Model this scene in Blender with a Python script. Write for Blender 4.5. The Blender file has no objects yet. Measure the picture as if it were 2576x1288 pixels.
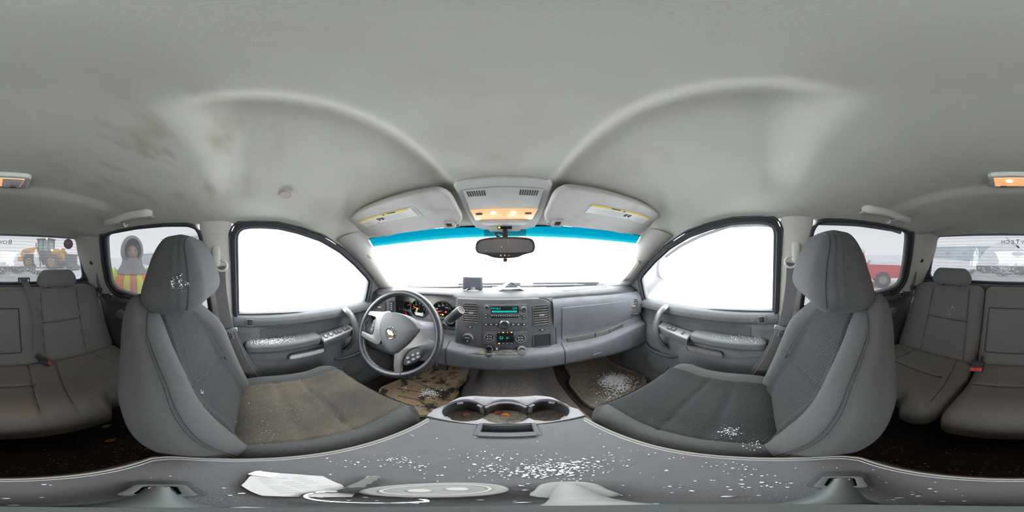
import bpy, bmesh, math, random
import numpy as np
from mathutils import Vector, Matrix

random.seed(7); np.random.seed(7)
SC = bpy.context.scene
COL = SC.collection
R = math.radians
PI = math.pi
ZO = 0.95                      # all figures below are relative to the eye point; cabin floor is world z = 0

# ------------------------------------------------------------------ camera, sky, exposure
cam_d = bpy.data.cameras.new('camera')
cam_d.type = 'PANO'
cam_d.panorama_type = 'EQUIRECTANGULAR'
cam_d.clip_start = 0.005
cam_d.clip_end = 500
cam = bpy.data.objects.new('camera', cam_d)
COL.objects.link(cam)
YAW, ROLL = R(2.2), R(0.7)
EYE = np.array([0.007, 0.0, 0.0])
cam.matrix_world = Matrix.Translation((EYE[0], EYE[1], ZO)) @ (Matrix.Rotation(-YAW, 4, 'Z') @ Matrix.Rotation(ROLL, 4, 'Y') @ Matrix.Rotation(PI/2, 4, 'X'))
SC.camera = cam

world = bpy.data.worlds.new('overcast_sky')
SC.world = world
world.use_nodes = True
wn = world.node_tree.nodes; wl = world.node_tree.links
bg = wn['Background']
wtc = wn.new('ShaderNodeTexCoord'); wsep = wn.new('ShaderNodeSeparateXYZ'); wr = wn.new('ShaderNodeValToRGB')
wl.new(wtc.outputs['Generated'], wsep.inputs[0]); wl.new(wsep.outputs['Z'], wr.inputs[0]); wl.new(wr.outputs[0], bg.inputs[0])
wr.color_ramp.elements[0].position = 0.0; wr.color_ramp.elements[0].color = (0.95, 0.97, 1.0, 1)
wr.color_ramp.elements[1].position = 1.0; wr.color_ramp.elements[1].color = (1.0, 1.0, 1.0, 1)
bg.inputs[1].default_value = 1.0

SC.view_settings.view_transform = 'Standard'
SC.view_settings.look = 'None'
SC.view_settings.gamma = 1.0
SC.view_settings.use_curve_mapping = False
SC.view_settings.exposure = 3.85
cy = SC.cycles
cy.use_denoising = True
cy.max_bounces = 10; cy.diffuse_bounces = 7; cy.glossy_bounces = 4; cy.transmission_bounces = 6; cy.transparent_max_bounces = 16
cy.caustics_reflective = False; cy.caustics_refractive = False
cy.sample_clamp_indirect = 6.0

# ------------------------------------------------------------------ helpers
_a = -YAW; _b = ROLL
RM = np.array([[math.cos(_a), -math.sin(_a), 0], [math.sin(_a), math.cos(_a), 0], [0, 0, 1]]) @ np.array([[math.cos(_b), 0, math.sin(_b)], [0, 1, 0], [-math.sin(_b), 0, math.cos(_b)]])
def U(px, py, x=None, y=None, z=None, n=None, d=None):
    """where the sight line of a measured photo point meets a real plane"""
    az = (px-1288)/2576*2*PI; el = (644-py)/1288*PI
    r = RM @ np.array([math.sin(az)*math.cos(el), math.cos(az)*math.cos(el), math.sin(el)])
    if x is not None: t = (x-EYE[0])/r[0]
    elif y is not None: t = (y-EYE[1])/r[1]
    elif z is not None: t = (z-EYE[2])/r[2]
    else: n = np.array(n, float); t = (d-n@EYE)/(n@r)
    return EYE+t*r

MS = 1                          # -1 while a right-hand twin of a left-hand shape is being built
ORG = {}
def A(*v): return np.array(v, float)
def nrm(v): v = np.array(v, float); return v/np.linalg.norm(v)

def tag(o, label=None, cat=None, group=None, kind=None):
    if label: o['label'] = label
    if cat: o['category'] = cat
    if group: o['group'] = group
    if kind: o['kind'] = kind
    return o
def thing(name, label, cat, base, group=None, kind=None):
    o = bpy.data.objects.new(name, None)
    b = A(base[0]*MS, base[1], base[2]+ZO)
    o.location = b; o.empty_display_size = 0.05
    COL.objects.link(o); ORG[o.name] = b
    return tag(o, label, cat, group, kind)

def mk(name, verts, faces, mat, parent=None, smooth=40, bev=0, seg=2, label=None, cat=None, group=None, kind=None, bevang=30, recalc=True, weld=False, base=None):
    v = np.array(verts, float).reshape(-1, 3).copy()
    v[:, 0] *= MS
    v[:, 2] += ZO
    if parent is not None: org = ORG[parent.name]
    elif base is not None: org = A(base[0]*MS, base[1], base[2]+ZO)
    else:
        lo, hi = v.min(0), v.max(0); org = A((lo[0]+hi[0])/2, (lo[1]+hi[1])/2, lo[2])
    v -= org
    bm = bmesh.new()
    bv = [bm.verts.new(p) for p in v]
    for f in faces:
        try: bm.faces.new([bv[i] for i in f])
        except ValueError: pass
    if weld: bmesh.ops.remove_doubles(bm, verts=bm.verts, dist=1e-5)
    if recalc: bmesh.ops.recalc_face_normals(bm, faces=bm.faces)
    if bev > 0:
        es = [e for e in bm.edges if len(e.link_faces) == 2 and e.calc_face_angle(0) > R(bevang)]
        if es: bmesh.ops.bevel(bm, geom=es, offset=bev, segments=seg, profile=0.6, affect='EDGES', clamp_overlap=True)
    me = bpy.data.meshes.new(name)
    bm.to_mesh(me); bm.free()
    if smooth:
        me.polygons.foreach_set('use_smooth', [True]*len(me.polygons))
        me.set_sharp_from_angle(angle=R(smooth))
    me.materials.append(mat)
    o = bpy.data.objects.new(name, me)
    COL.objects.link(o)
    if parent is not None: o.parent = parent
    else: o.location = org
    ORG[o.name] = org
    return tag(o, label, cat, group, kind)

def rotm(rx=0, ry=0, rz=0):
    return np.array(Matrix.Rotation(rz, 3, 'Z') @ Matrix.Rotation(ry, 3, 'Y') @ Matrix.Rotation(rx, 3, 'X'))
BOXF = [(0,1,3,2),(4,6,7,5),(0,4,5,1),(2,3,7,6),(0,2,6,4),(1,5,7,3)]
def boxv(c, s, M=None):
    p = A(*[(x*s[0]/2, y*s[1]/2, z*s[2]/2) for x in (-1,1) for y in (-1,1) for z in (-1,1)]).reshape(-1,3)
    if M is not None: p = p @ np.array(M).T
    return p+np.array(c)
def box(name, c, s, mat, parent=None, M=None, bev=0.003, **k):
    return mk(name, boxv(c, s, M), BOXF, mat, parent, bev=bev, **k)
class MB:
    """several pieces of one part collected into one mesh"""
    def __init__(s): s.v = []; s.f = []
    def add(s, v, f):
        n = len(s.v); s.v += [tuple(p) for p in v]; s.f += [tuple(i+n for i in q) for q in f]; return s
    def box(s, c, sz, M=None): return s.add(boxv(c, sz, M), BOXF)
    def build(s, name, mat, parent=None, **k): return mk(name, s.v, s.f, mat, parent, **k)

def frame_of(N, up=(0,0,1)):
    N = nrm(N); up = np.array(up, float)
    if abs(N@nrm(up)) > .98: up = A(0,1,0)
    Ux = nrm(np.cross(up, N)); V = np.cross(N, Ux)
    return Ux, V, N
def rrect(w, h, r, n=4):
    r = min(r, w/2-1e-6, h/2-1e-6); o = []
    for cx, cy, a0 in ((w/2-r, h/2-r, 0), (-w/2+r, h/2-r, 90), (-w/2+r, -h/2+r, 180), (w/2-r, -h/2+r, 270)):
        for i in range(n+1):
            a = R(a0+90*i/n); o.append((cx+r*math.cos(a), cy+r*math.sin(a)))
    return o
def circ(r, n=24, r2=None, a0=0): return [(r*math.cos(a0+2*PI*i/n), (r2 or r)*math.sin(a0+2*PI*i/n)) for i in range(n)]
def slabv(O, Ux, V, out, d0, d1):
    O = np.array(O); N = np.cross(Ux, V); n = len(out)
    v = [O+Ux*a+V*b+N*d0 for a, b in out]+[O+Ux*a+V*b+N*d1 for a, b in out]
    f = [tuple(range(n))[::-1], tuple(range(n, 2*n))]+[(i, (i+1) % n, n+(i+1) % n, n+i) for i in range(n)]
    return v, f
def slab(name, O, Ux, V, out, d0, d1, mat, parent=None, bev=0.0015, **k):
    v, f = slabv(O, Ux, V, out, d0, d1)
    return mk(name, v, f, mat, parent, bev=bev, **k)
def ringv(O, Ux, V, o1, o2, d0, d1):
    O = np.array(O); N = np.cross(Ux, V); n = len(o1)
    v = []
    for o, d in ((o1, d0), (o2, d0), (o2, d1), (o1, d1)): v += [O+Ux*a+V*b+N*d for a, b in o]
    f = []
    for k in range(4):
        a, b = k*n, ((k+1) % 4)*n
        f += [(a+i, a+(i+1) % n, b+(i+1) % n, b+i) for i in range(n)]
    return v, f
def ring(name, O, Ux, V, o1, o2, d0, d1, mat, parent=None, bev=0.0, **k):
    v, f = ringv(O, Ux, V, o1, o2, d0, d1)
    return mk(name, v, f, mat, parent, bev=bev, **k)
def loft(name, rings, mat, parent=None, closed=True, cap=True, loop=False, **k):
    n = len(rings[0]); m = len(rings); v = [p for r in rings for p in r]; f = []
    for j in range(m if loop else m-1):
        a = j*n; b = ((j+1) % m)*n
        for i in range(n if closed else n-1): f.append((a+i, a+(i+1) % n, b+(i+1) % n, b+i))
    if cap and closed and not loop: f += [tuple(range(n))[::-1], tuple(range((m-1)*n, m*n))]
    return mk(name, v, f, mat, parent, **k)
def tubev(pts, r, n=8, closed=False, up=(0,0,1), r2=None):
    P = np.array(pts, float); m = len(P); rings = []
    prev = None
    for i in range(m):
        if closed: t = nrm(P[(i+1) % m]-P[i-1])
        else: t = nrm(P[min(i+1, m-1)]-P[max(i-1, 0)])
        u = np.array(up, float) if prev is None else prev
        u = u-t*(u@t)
        if np.linalg.norm(u) < 1e-4: u = A(1,0,0)-t*t[0]
        u = nrm(u); prev = u; w = np.cross(t, u)
        ra = r[i] if hasattr(r, '__len__') else r
        rb = ra if r2 is None else (r2[i] if hasattr(r2, '__len__') else r2)
        rings += [P[i]+u*ra*math.cos(2*PI*k/n)+w*rb*math.sin(2*PI*k/n) for k in range(n)]
    f = []
    for j in range(m if closed else m-1):
        a = j*n; b = ((j+1) % m)*n
        f += [(a+k, a+(k+1) % n, b+(k+1) % n, b+k) for k in range(n)]
    if not closed: f += [tuple(range(n))[::-1], tuple(range((m-1)*n, m*n))]
    return rings, f
def tube(name, pts, r, mat, parent=None, n=8, closed=False, up=(0,0,1), r2=None, **k):
    v, f = tubev(pts, r, n, closed, up, r2)
    return mk(name, v, f, mat, parent, **k)
def lathev(O, N, prof, n=24, up=(0,0,1)):
    Ux, V, N = frame_of(N, up); O = np.array(O); v = []; f = []
    for r, h in prof: v += [O+N*h+(Ux*math.cos(2*PI*i/n)+V*math.sin(2*PI*i/n))*max(r, 1e-5) for i in range(n)]
    for j in range(len(prof)-1):
        a = j*n; b = a+n
        f += [(a+i, a+(i+1) % n, b+(i+1) % n, b+i) for i in range(n)]
    return v, f
def lathe(name, O, N, prof, mat, parent=None, n=24, up=(0,0,1), **k):
    v, f = lathev(O, N, prof, n, up)
    return mk(name, v, f, mat, parent, **k)
def surf(name, fn, us, vs, mat, parent=None, **k):
    v = [fn(u, w) for w in vs for u in us]; n = len(us)
    f = [(j*n+i, j*n+i+1, (j+1)*n+i+1, (j+1)*n+i) for j in range(len(vs)-1) for i in range(n-1)]
    return mk(name, v, f, mat, parent, **k)
def crom(pts, m=8, closed=False):
    P = [np.array(p, float) for p in pts]; n = len(P); o = []
    for i in range(n if closed else n-1):
        p0 = P[(i-1) % n] if (closed or i > 0) else 2*P[0]-P[1]
        p1 = P[i]; p2 = P[(i+1) % n]
        p3 = P[(i+2) % n] if (closed or i+2 < n) else 2*P[-1]-P[-2]
        for k in range(m):
            t = k/m
            o.append(.5*((2*p1)+(p2-p0)*t+(2*p0-5*p1+4*p2-p3)*t*t+(-p0+3*p1-3*p2+p3)*t**3))
    if not closed: o.append(P[-1])
    return o
def sst(a, b, x):
    t = np.clip((x-a)/(b-a), 0, 1); return t*t*(3-2*t)
def lerp(a, b, t): return a+(b-a)*t
def text(name, s, O, Ux, V, size, mat, parent=None, ext=0.0004, align='CENTER', wide=1.0, **k):
    cu = bpy.data.curves.new(name, 'FONT'); cu.body = s; cu.size = 1.0; cu.align_x = align; cu.align_y = 'CENTER'; cu.extrude = ext/size
    tmp = bpy.data.objects.new('tmp_text', cu)
    me = bpy.data.meshes.new_from_object(tmp)
    vs = [np.array(v.co) for v in me.vertices]; fs = [tuple(p.vertices) for p in me.polygons]
    bpy.data.objects.remove(tmp); bpy.data.meshes.remove(me)
    N = np.cross(Ux, V); O = np.array(O)
    vv = [O+(Ux*p[0]*wide+V*p[1]+N*p[2])*size for p in vs]
    return mk(name, vv, fs, mat, parent, smooth=0, recalc=False, **k)

class RB:
    """a rounded block; deform bends it, split hands its faces out to several parts"""
    def __init__(s, h, r, n=(8,8,8), k=4):
        s.h = np.array(h, float); s.r = np.minimum(np.array(r, float), s.h-1e-4)
        ax = []
        for i in range(3):
            H, rr = s.h[i], s.r[i]
            c = [rr*math.tan(PI/4*(j/k)) for j in range(1, k+1)]
            mid = list(np.linspace(-(H-rr), H-rr, max(n[i], 1)+1))
            ax.append([-(H-rr)-q for q in c[::-1]]+mid+[H-rr+q for q in c])
        X, Y, Z = ax; s.ids = {}; s.L = []; s.F = []
        nx, ny, nz = len(X)-1, len(Y)-1, len(Z)-1
        def vid(i, j, q):
            if (i, j, q) not in s.ids:
                s.ids[(i, j, q)] = len(s.L); s.L.append((X[i], Y[j], Z[q]))
            return s.ids[(i, j, q)]
        for i in range(nx):
            for j in range(ny):
                s.F.append((vid(i,j,0), vid(i,j+1,0), vid(i+1,j+1,0), vid(i+1,j,0))); s.F.append((vid(i,j,nz), vid(i+1,j,nz), vid(i+1,j+1,nz), vid(i,j+1,nz)))
        for i in range(nx):
            for q in range(nz):
                s.F.append((vid(i,0,q), vid(i+1,0,q), vid(i+1,0,q+1), vid(i,0,q+1))); s.F.append((vid(i,ny,q), vid(i,ny,q+1), vid(i+1,ny,q+1), vid(i+1,ny,q)))
        for j in range(ny):
            for q in range(nz):
                s.F.append((vid(0,j,q), vid(0,j,q+1), vid(0,j+1,q+1), vid(0,j+1,q))); s.F.append((vid(nx,j,q), vid(nx,j+1,q), vid(nx,j+1,q+1), vid(nx,j,q+1)))
        s.L = np.array(s.L)
    def rnd(s, P):
        P = np.array(P, float).reshape(-1, 3)
        q = np.clip(P, -(s.h-s.r), s.h-s.r); d = (P-q)/s.r
        l = np.linalg.norm(d, axis=1, keepdims=True); l[l < 1e-9] = 1
        return q+s.r*d/l, d/l
    def at(s, P, deform=None, M=None, c=(0,0,0), off=0):
        p, nn = s.rnd(P)
        if deform: p = deform(p, nn)
        p = p+nn*off
        if M is not None: p = p @ np.array(M).T
        return p+np.array(c)
    def build(s, name, mat, parent=None, deform=None, M=None, c=(0,0,0), split=None, parts=None, **k):
        V = s.at(s.L, deform, M, c)
        if split is None: return mk(name, V, s.F, mat, parent, **k)
        C = np.array([s.rnd(s.L[list(f)].mean(0))[0][0] for f in s.F])
        key = split(C); out = []
        for kk, (nm, mt) in parts.items():
            fs = [f for f, q in zip(s.F, key) if q == kk]
            used = sorted({i for f in fs for i in f}); mp = {u: i for i, u in enumerate(used)}
            out.append(mk(nm, V[used], [tuple(mp[i] for i in f) for f in fs], mt, parent, recalc=False, **k))
        return out
def rblock(name, c, size, r, mat, parent=None, M=None, deform=None, n=(6,6,6), k=3, **kw):
    rr = (r, r, r) if not hasattr(r, '__len__') else r
    return RB(np.array(size)/2, rr, n, k).build(name, mat, parent, deform, M, c, **kw)

def crumbs(name, pts, smin, smax, mat, parent=None, label=None, cat='snow', seed=1, flat=.75, **k):
    rg = random.Random(seed); v = []; f = []
    for p in pts:
        s = rg.uniform(smin, smax)*(.6+.8*rg.random()**2)
        M = rotm(rg.uniform(0, 6), rg.uniform(0, 6), rg.uniform(0, 6)); b = len(v)
        q = [(1,0,0),(-.9,.2,0),(.1,1,.1),(0,-.8,.2),(.2,.1,.8),(0,0,-.7)]
        for a in q:
            w = M @ (np.array(a)*s*rg.uniform(.6, 1.2)); w[2] *= flat
            v.append(tuple(np.array(p)+w))
        for t in ((0,2,4),(2,1,4),(1,3,4),(3,0,4),(2,0,5),(1,2,5),(3,1,5),(0,3,5)): f.append(tuple(b+i for i in t))
    return mk(name, v, f, mat, parent, smooth=0, label=label, cat=cat if parent is None else None, kind='stuff', recalc=False, **k)

# ------------------------------------------------------------------ materials
def hexl(r, g, b):
    f = lambda c: (c/255/12.92) if c/255 <= .04045 else ((c/255+.055)/1.055)**2.4
    return (f(r), f(g), f(b), 1)
def mat(name, col, rough=.6, metal=0.0, noise=0.0, nscale=40, bump=0.0, bscale=200, col2=None, mscale=6, mlo=.45, mhi=.65, emit=None, estr=0, spec=.4, sheen=0, wave=None, coat=0):
    m = bpy.data.materials.new(name); m.use_nodes = True
    N = m.node_tree.nodes; L = m.node_tree.links; b = N['Principled BSDF']
    b.inputs['Roughness'].default_value = rough; b.inputs['Metallic'].default_value = metal
    b.inputs['Specular IOR Level'].default_value = spec
    if sheen: b.inputs['Sheen Weight'].default_value = sheen; b.inputs['Sheen Roughness'].default_value = .5
    if coat: b.inputs['Coat Weight'].default_value = coat; b.inputs['Coat Roughness'].default_value = .1
    c = col if len(col) == 4 else (*col, 1)
    b.inputs['Base Color'].default_value = c
    tc = N.new('ShaderNodeTexCoord')
    cur = None
    if noise > 0:
        t = N.new('ShaderNodeTexNoise'); t.inputs['Scale'].default_value = nscale; t.inputs['Detail'].default_value = 6; t.inputs['Roughness'].default_value = .65
        L.new(tc.outputs['Object'], t.inputs['Vector'])
        r = N.new('ShaderNodeValToRGB'); r.color_ramp.elements[0].position = .3; r.color_ramp.elements[1].position = .7
        r.color_ramp.elements[0].color = tuple(x*(1-noise) for x in c[:3])+(1,); r.color_ramp.elements[1].color = tuple(x*(1+noise) for x in c[:3])+(1,)
        L.new(t.outputs['Fac'], r.inputs[0]); cur = r.outputs[0]
    if col2 is not None:
        t = N.new('ShaderNodeTexNoise'); t.inputs['Scale'].default_value = mscale; t.inputs['Detail'].default_value = 8; t.inputs['Roughness'].default_value = .6
        L.new(tc.outputs['Object'], t.inputs['Vector'])
        r = N.new('ShaderNodeValToRGB'); r.color_ramp.elements[0].position = mlo; r.color_ramp.elements[1].position = mhi
        L.new(t.outputs['Fac'], r.inputs[0])
        mx = N.new('ShaderNodeMix'); mx.data_type = 'RGBA'
        L.new(r.outputs[0], mx.inputs[0])
        if cur is not None: L.new(cur, mx.inputs[6])
        else: mx.inputs[6].default_value = c
        mx.inputs[7].default_value = col2 if len(col2) == 4 else (*col2, 1)
        cur = mx.outputs[2]
    if cur is not None: L.new(cur, b.inputs['Base Color'])
    hsrc = None
    if bump > 0:
        t = N.new('ShaderNodeTexNoise'); t.inputs['Scale'].default_value = bscale; t.inputs['Detail'].default_value = 3
        L.new(tc.outputs['Object'], t.inputs['Vector']); hsrc = t.outputs['Fac']
        if wave:
            w = N.new('ShaderNodeTexWave'); w.wave_type = 'BANDS'; w.bands_direction = wave[0]; w.inputs['Scale'].default_value = wave[1]; w.inputs['Distortion'].default_value = wave[2]
            w.inputs['Detail'].default_value = 1
            L.new(tc.outputs['Object'], w.inputs['Vector'])
            ad = N.new('ShaderNodeMath'); ad.operation = 'ADD'; L.new(w.outputs['Fac'], ad.inputs[0]); L.new(t.outputs['Fac'], ad.inputs[1]); hsrc = ad.outputs[0]
        bp = N.new('ShaderNodeBump'); bp.inputs['Strength'].default_value = bump; bp.inputs['Distance'].default_value = .002
        L.new(hsrc, bp.inputs['Height']); L.new(bp.outputs[0], b.inputs['Normal'])
    if emit:
        b.inputs['Emission Color'].default_value = (*emit, 1) if len(emit) == 3 else emit
        b.inputs['Emission Strength'].default_value = estr*.7
    return m
def glass(name, tint, veil=0.0, gloss=.04, frost=None):
    """thin pane: light goes straight through tinted, a little is mirrored, veil scatters as fog, grime and, on the back pane, painted haze"""
    m = bpy.data.materials.new(name); m.use_nodes = True
    N = m.node_tree.nodes; L = m.node_tree.links
    for x in list(N): N.remove(x)
    out = N.new('ShaderNodeOutputMaterial')
    tr = N.new('ShaderNodeBsdfTransparent'); tr.inputs[0].default_value = (*tint, 1)
    gl = N.new('ShaderNodeBsdfGlossy'); gl.inputs['Roughness'].default_value = .02
    mx = N.new('ShaderNodeMixShader'); mx.inputs[0].default_value = gloss
    L.new(tr.outputs[0], mx.inputs[1]); L.new(gl.outputs[0], mx.inputs[2])
    cur = mx.outputs[0]
    tl = N.new('ShaderNodeBsdfTranslucent'); tl.inputs[0].default_value = (.85, .87, .9, 1)
    if veil > 0 or frost:
        m2 = N.new('ShaderNodeMixShader'); m2.inputs[0].default_value = veil
        L.new(cur, m2.inputs[1]); L.new(tl.outputs[0], m2.inputs[2]); cur = m2.outputs[0]
        if frost:      # frost grown up from the sill: (object z of the edge, height, strength)
            tc = N.new('ShaderNodeTexCoord'); sp = N.new('ShaderNodeSeparateXYZ'); L.new(tc.outputs['Object'], sp.inputs[0])
            nz = N.new('ShaderNodeTexNoise'); nz.inputs['Scale'].default_value = 22; nz.inputs['Detail'].default_value = 8; L.new(tc.outputs['Object'], nz.inputs['Vector'])
            mr = N.new('ShaderNodeMapRange'); mr.inputs[1].default_value = frost[0]+frost[1]; mr.inputs[2].default_value = frost[0]; mr.inputs[3].default_value = -.5; mr.inputs[4].default_value = .75
            L.new(sp.outputs['Z'], mr.inputs[0])
            ad = N.new('ShaderNodeMath'); ad.operation = 'ADD'; ad.use_clamp = True; L.new(mr.outputs[0], ad.inputs[0]); L.new(nz.outputs['Fac'], ad.inputs[1])
            mm = N.new('ShaderNodeMath'); mm.operation = 'SUBTRACT'; mm.use_clamp = True; L.new(ad.outputs[0], mm.inputs[0]); mm.inputs[1].default_value = .45
            m3 = N.new('ShaderNodeMath'); m3.operation = 'MULTIPLY_ADD'; m3.use_clamp = True; L.new(mm.outputs[0], m3.inputs[0]); m3.inputs[1].default_value = frost[2]; m3.inputs[2].default_value = veil
            L.new(m3.outputs[0], m2.inputs[0])
    L.new(cur, out.inputs[0])
    return m

M_head = mat('headliner_fabric', (.46,.452,.395), .95, noise=.04, nscale=9, bump=.08, bscale=900, col2=(.37,.35,.285), mscale=3.2, mlo=.60, mhi=.82, spec=.1)
# brownish hand smudges rubbed into the cloth above and behind the steering wheel seat
_n = M_head.node_tree.nodes; _l = M_head.node_tree.links; _b = _n['Principled BSDF']
_src = _b.inputs['Base Color'].links[0].from_socket
_g = _n.new('ShaderNodeNewGeometry'); _d = _n.new('ShaderNodeVectorMath'); _d.operation = 'DISTANCE'; _d.inputs[1].default_value = (-.27, -.17, 1.14)
_l.new(_g.outputs['Position'], _d.inputs[0])
_m = _n.new('ShaderNodeMapRange'); _m.inputs[1].default_value = .06; _m.inputs[2].default_value = .27; _m.inputs[3].default_value = 1; _m.inputs[4].default_value = 0; _l.new(_d.outputs['Value'], _m.inputs[0])
_t = _n.new('ShaderNodeTexNoise'); _t.inputs['Scale'].default_value = 9; _t.inputs['Detail'].default_value = 7; _mp = _n.new('ShaderNodeMapping'); _mp.inputs['Scale'].default_value = (1.0, 2.6, 1); _mp.inputs['Rotation'].default_value = (0, 0, .6)
_l.new(_g.outputs['Position'], _mp.inputs['Vector']); _l.new(_mp.outputs[0], _t.inputs['Vector'])
_r = _n.new('ShaderNodeValToRGB'); _r.color_ramp.elements[0].position = .48; _r.color_ramp.elements[1].position = .72; _l.new(_t.outputs['Fac'], _r.inputs[0])
_x = _n.new('ShaderNodeMath'); _x.operation = 'MULTIPLY'; _l.new(_m.outputs[0], _x.inputs[0]); _l.new(_r.outputs[0], _x.inputs[1])
_k = _n.new('ShaderNodeMix'); _k.data_type = 'RGBA'; _l.new(_x.outputs[0], _k.inputs[0]); _l.new(_src, _k.inputs[6]); _k.inputs[7].default_value = (.27, .25, .17, 1); _l.new(_k.outputs[2], _b.inputs['Base Color'])
M_trim = mat('pillar_plastic', (.44,.42,.38), .65, noise=.03, nscale=30, bump=.1, bscale=1200, spec=.25)
M_trimd = mat('light_grey_plastic', (.50,.495,.47), .55, noise=.02, nscale=30, spec=.3)
M_visor = mat('visor_fabric', (.54,.525,.50), .95, noise=.05, nscale=14, bump=.2, bscale=900, col2=(.36,.33,.30), mscale=8, mlo=.55, mhi=.8, spec=.1)
M_black = mat('black_plastic', (.028,.029,.033), .5, noise=.1, nscale=60, bump=.08, bscale=600)
M_rubber = mat('black_rubber', (.026,.026,.030), .65, spec=.3)
M_dash = mat('dashboard_plastic', (.125,.131,.148), .62, noise=.10, nscale=18, bump=.22, bscale=1500, col2=(.16,.155,.145), mscale=5, mlo=.62, mhi=.85, spec=.35)
M_dashl = mat('upper_dashboard_plastic', (.042,.043,.046), .62, noise=.10, nscale=12, bump=.2, bscale=1500, col2=(.10,.093,.08), mscale=6, mlo=.58, mhi=.85, spec=.35)
M_stack = mat('centre_stack_plastic', (.078,.081,.090), .55, noise=.12, nscale=25, bump=.12, bscale=1500, col2=(.09,.085,.075), mscale=9, mlo=.58, mhi=.8)
M_door = mat('door_panel_plastic', (.090,.095,.102), .62, noise=.10, nscale=14, bump=.22, bscale=1300, col2=(.12,.11,.095), mscale=4, mlo=.62, mhi=.85, spec=.35)
M_doord = mat('door_insert_plastic', (.060,.063,.068), .7, noise=.12, nscale=16, bump=.25, bscale=1500)
M_silver = mat('silver_paint', (.155,.152,.150), .42, metal=.4, noise=.05, nscale=40)
M_bezel = mat('bezel_paint', (.26,.25,.235), .45, metal=.4, noise=.06, nscale=40)
M_chrome = mat('chrome', (.75,.76,.78), .12, metal=1.0)
M_gold = mat('gold_emblem', (.80,.62,.28), .3, metal=.9)
M_fab = mat('charcoal_seat_cloth', (.058,.060,.061), .95, noise=.14, nscale=350, bump=.4, bscale=1400, spec=.08, sheen=.05)
M_fabi = mat('ribbed_seat_cloth', (.026,.027,.028), .95, noise=.2, nscale=200, bump=.5, bscale=900, wave=('DIAGONAL', 75, 1.5), spec=.08, sheen=.05)
M_fabd = mat('dusty_ribbed_cloth', (.048,.045,.041), .95, noise=.2, nscale=200, bump=.5, bscale=900, wave=('DIAGONAL', 75, 1.5), col2=(.092,.078,.058), mscale=5, mlo=.40, mhi=.70, spec=.08, sheen=.05)
M_fabr = mat('rear_seat_cloth', (.15,.15,.148), .95, noise=.14, nscale=300, bump=.5, bscale=1200, spec=.1, sheen=.2)  # front seat cloth lightened: missing rear light is put into its colour
M_fabrd = mat('stained_rear_cloth', (.135,.131,.124), .95, noise=.16, nscale=300, bump=.6, bscale=1000, col2=(.17,.135,.10), mscale=4.5, mlo=.52, mhi=.74, spec=.1, sheen=.15)  # base tone lifted for weak rear light; the stains are its own
M_vinyl = mat('console_vinyl', (.070,.072,.078), .58, noise=.07, nscale=40, bump=.35, bscale=1100, spec=.4)
M_seam = mat('seam_thread', (.035,.036,.038), .9)
M_seaml = mat('pale_piping', (.19,.185,.17), .8)
M_carpet = mat('black_carpet', (.045,.038,.034), 1.0, noise=.4, nscale=220, bump=1.0, bscale=700, col2=(.085,.055,.04), mscale=5, mlo=.55, mhi=.75, spec=.05)
M_hump = mat('dusty_carpet', (.17,.155,.15), 1.0, noise=.3, nscale=120, bump=.9, bscale=600, col2=(.22,.19,.16), mscale=7, mlo=.5, mhi=.8, spec=.05)
M_mud = mat('muddy_mat_rubber', (.30,.22,.14), .85, noise=.25, nscale=30, bump=.6, bscale=90, col2=(.035,.03,.027), mscale=14, mlo=.50, mhi=.60, spec=.2)
M_matd = mat('dirty_mat_rubber', (.15,.135,.11), .8, noise=.25, nscale=30, bump=.5, bscale=120, col2=(.20,.14,.09), mscale=7, mlo=.55, mhi=.7, spec=.25)
M_snow = mat('snow', (.86,.88,.92), .7, noise=.06, nscale=30, spec=.3)
M_snowg = mat('snow_ground', (.80,.82,.86), .8, noise=.05, nscale=.6, bump=.4, bscale=3)
M_frost = mat('frost_crumbs', (.52,.54,.58), .8, noise=.2, nscale=60)
M_belt = mat('belt_webbing', (.12,.115,.12), .8, noise=.1, nscale=200, bump=.5, bscale=900, spec=.3)
M_red = mat('red_button', (.62,.07,.05), .4)
M_tag = mat('tag_paper', (.40,.40,.41), .8, noise=.04, nscale=300)
M_white = mat('white_paper', (.80,.80,.82), .8, noise=.03, nscale=20)
M_dot = mat('black_print', (.03,.03,.03), .7)
M_copper = mat('copper', (.65,.28,.12), .38, metal=.85, noise=.2, nscale=60)
M_gauge = mat('gauge_face', (.008,.009,.011), .2, spec=.08)
M_screen = mat('dark_screen', (.010,.011,.013), .45, spec=.25)
M_teal = mat('teal_display', (.0,.05,.05), .5, emit=(.0,.30,.25), estr=.22)
M_amber = mat('amber_lamp', (.3,.15,0), .5, emit=(1.0,.42,.03), estr=.5)
M_redlamp = mat('red_lamp', (.3,.02,.01), .5, emit=(1.0,.05,.02), estr=.25)
M_label = mat('label_white', (.72,.72,.69), .7)
M_yellow = mat('label_yellow', (.80,.55,.08), .7)
M_ink = mat('grey_print', (.35,.35,.34), .7)
M_mark = mat('white_marking', (.55,.56,.56), .6)
M_bulb = mat('warm_bulb', (.9,.6,.3), .5, emit=(1.0,.55,.16), estr=2.2)
M_lens = mat('amber_lit_lens', (.62,.42,.26), .35, emit=(1.0,.42,.14), estr=.085, coat=.3)
M_lensd = mat('frosted_lens', (.62,.55,.52), .3, coat=.3)
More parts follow.
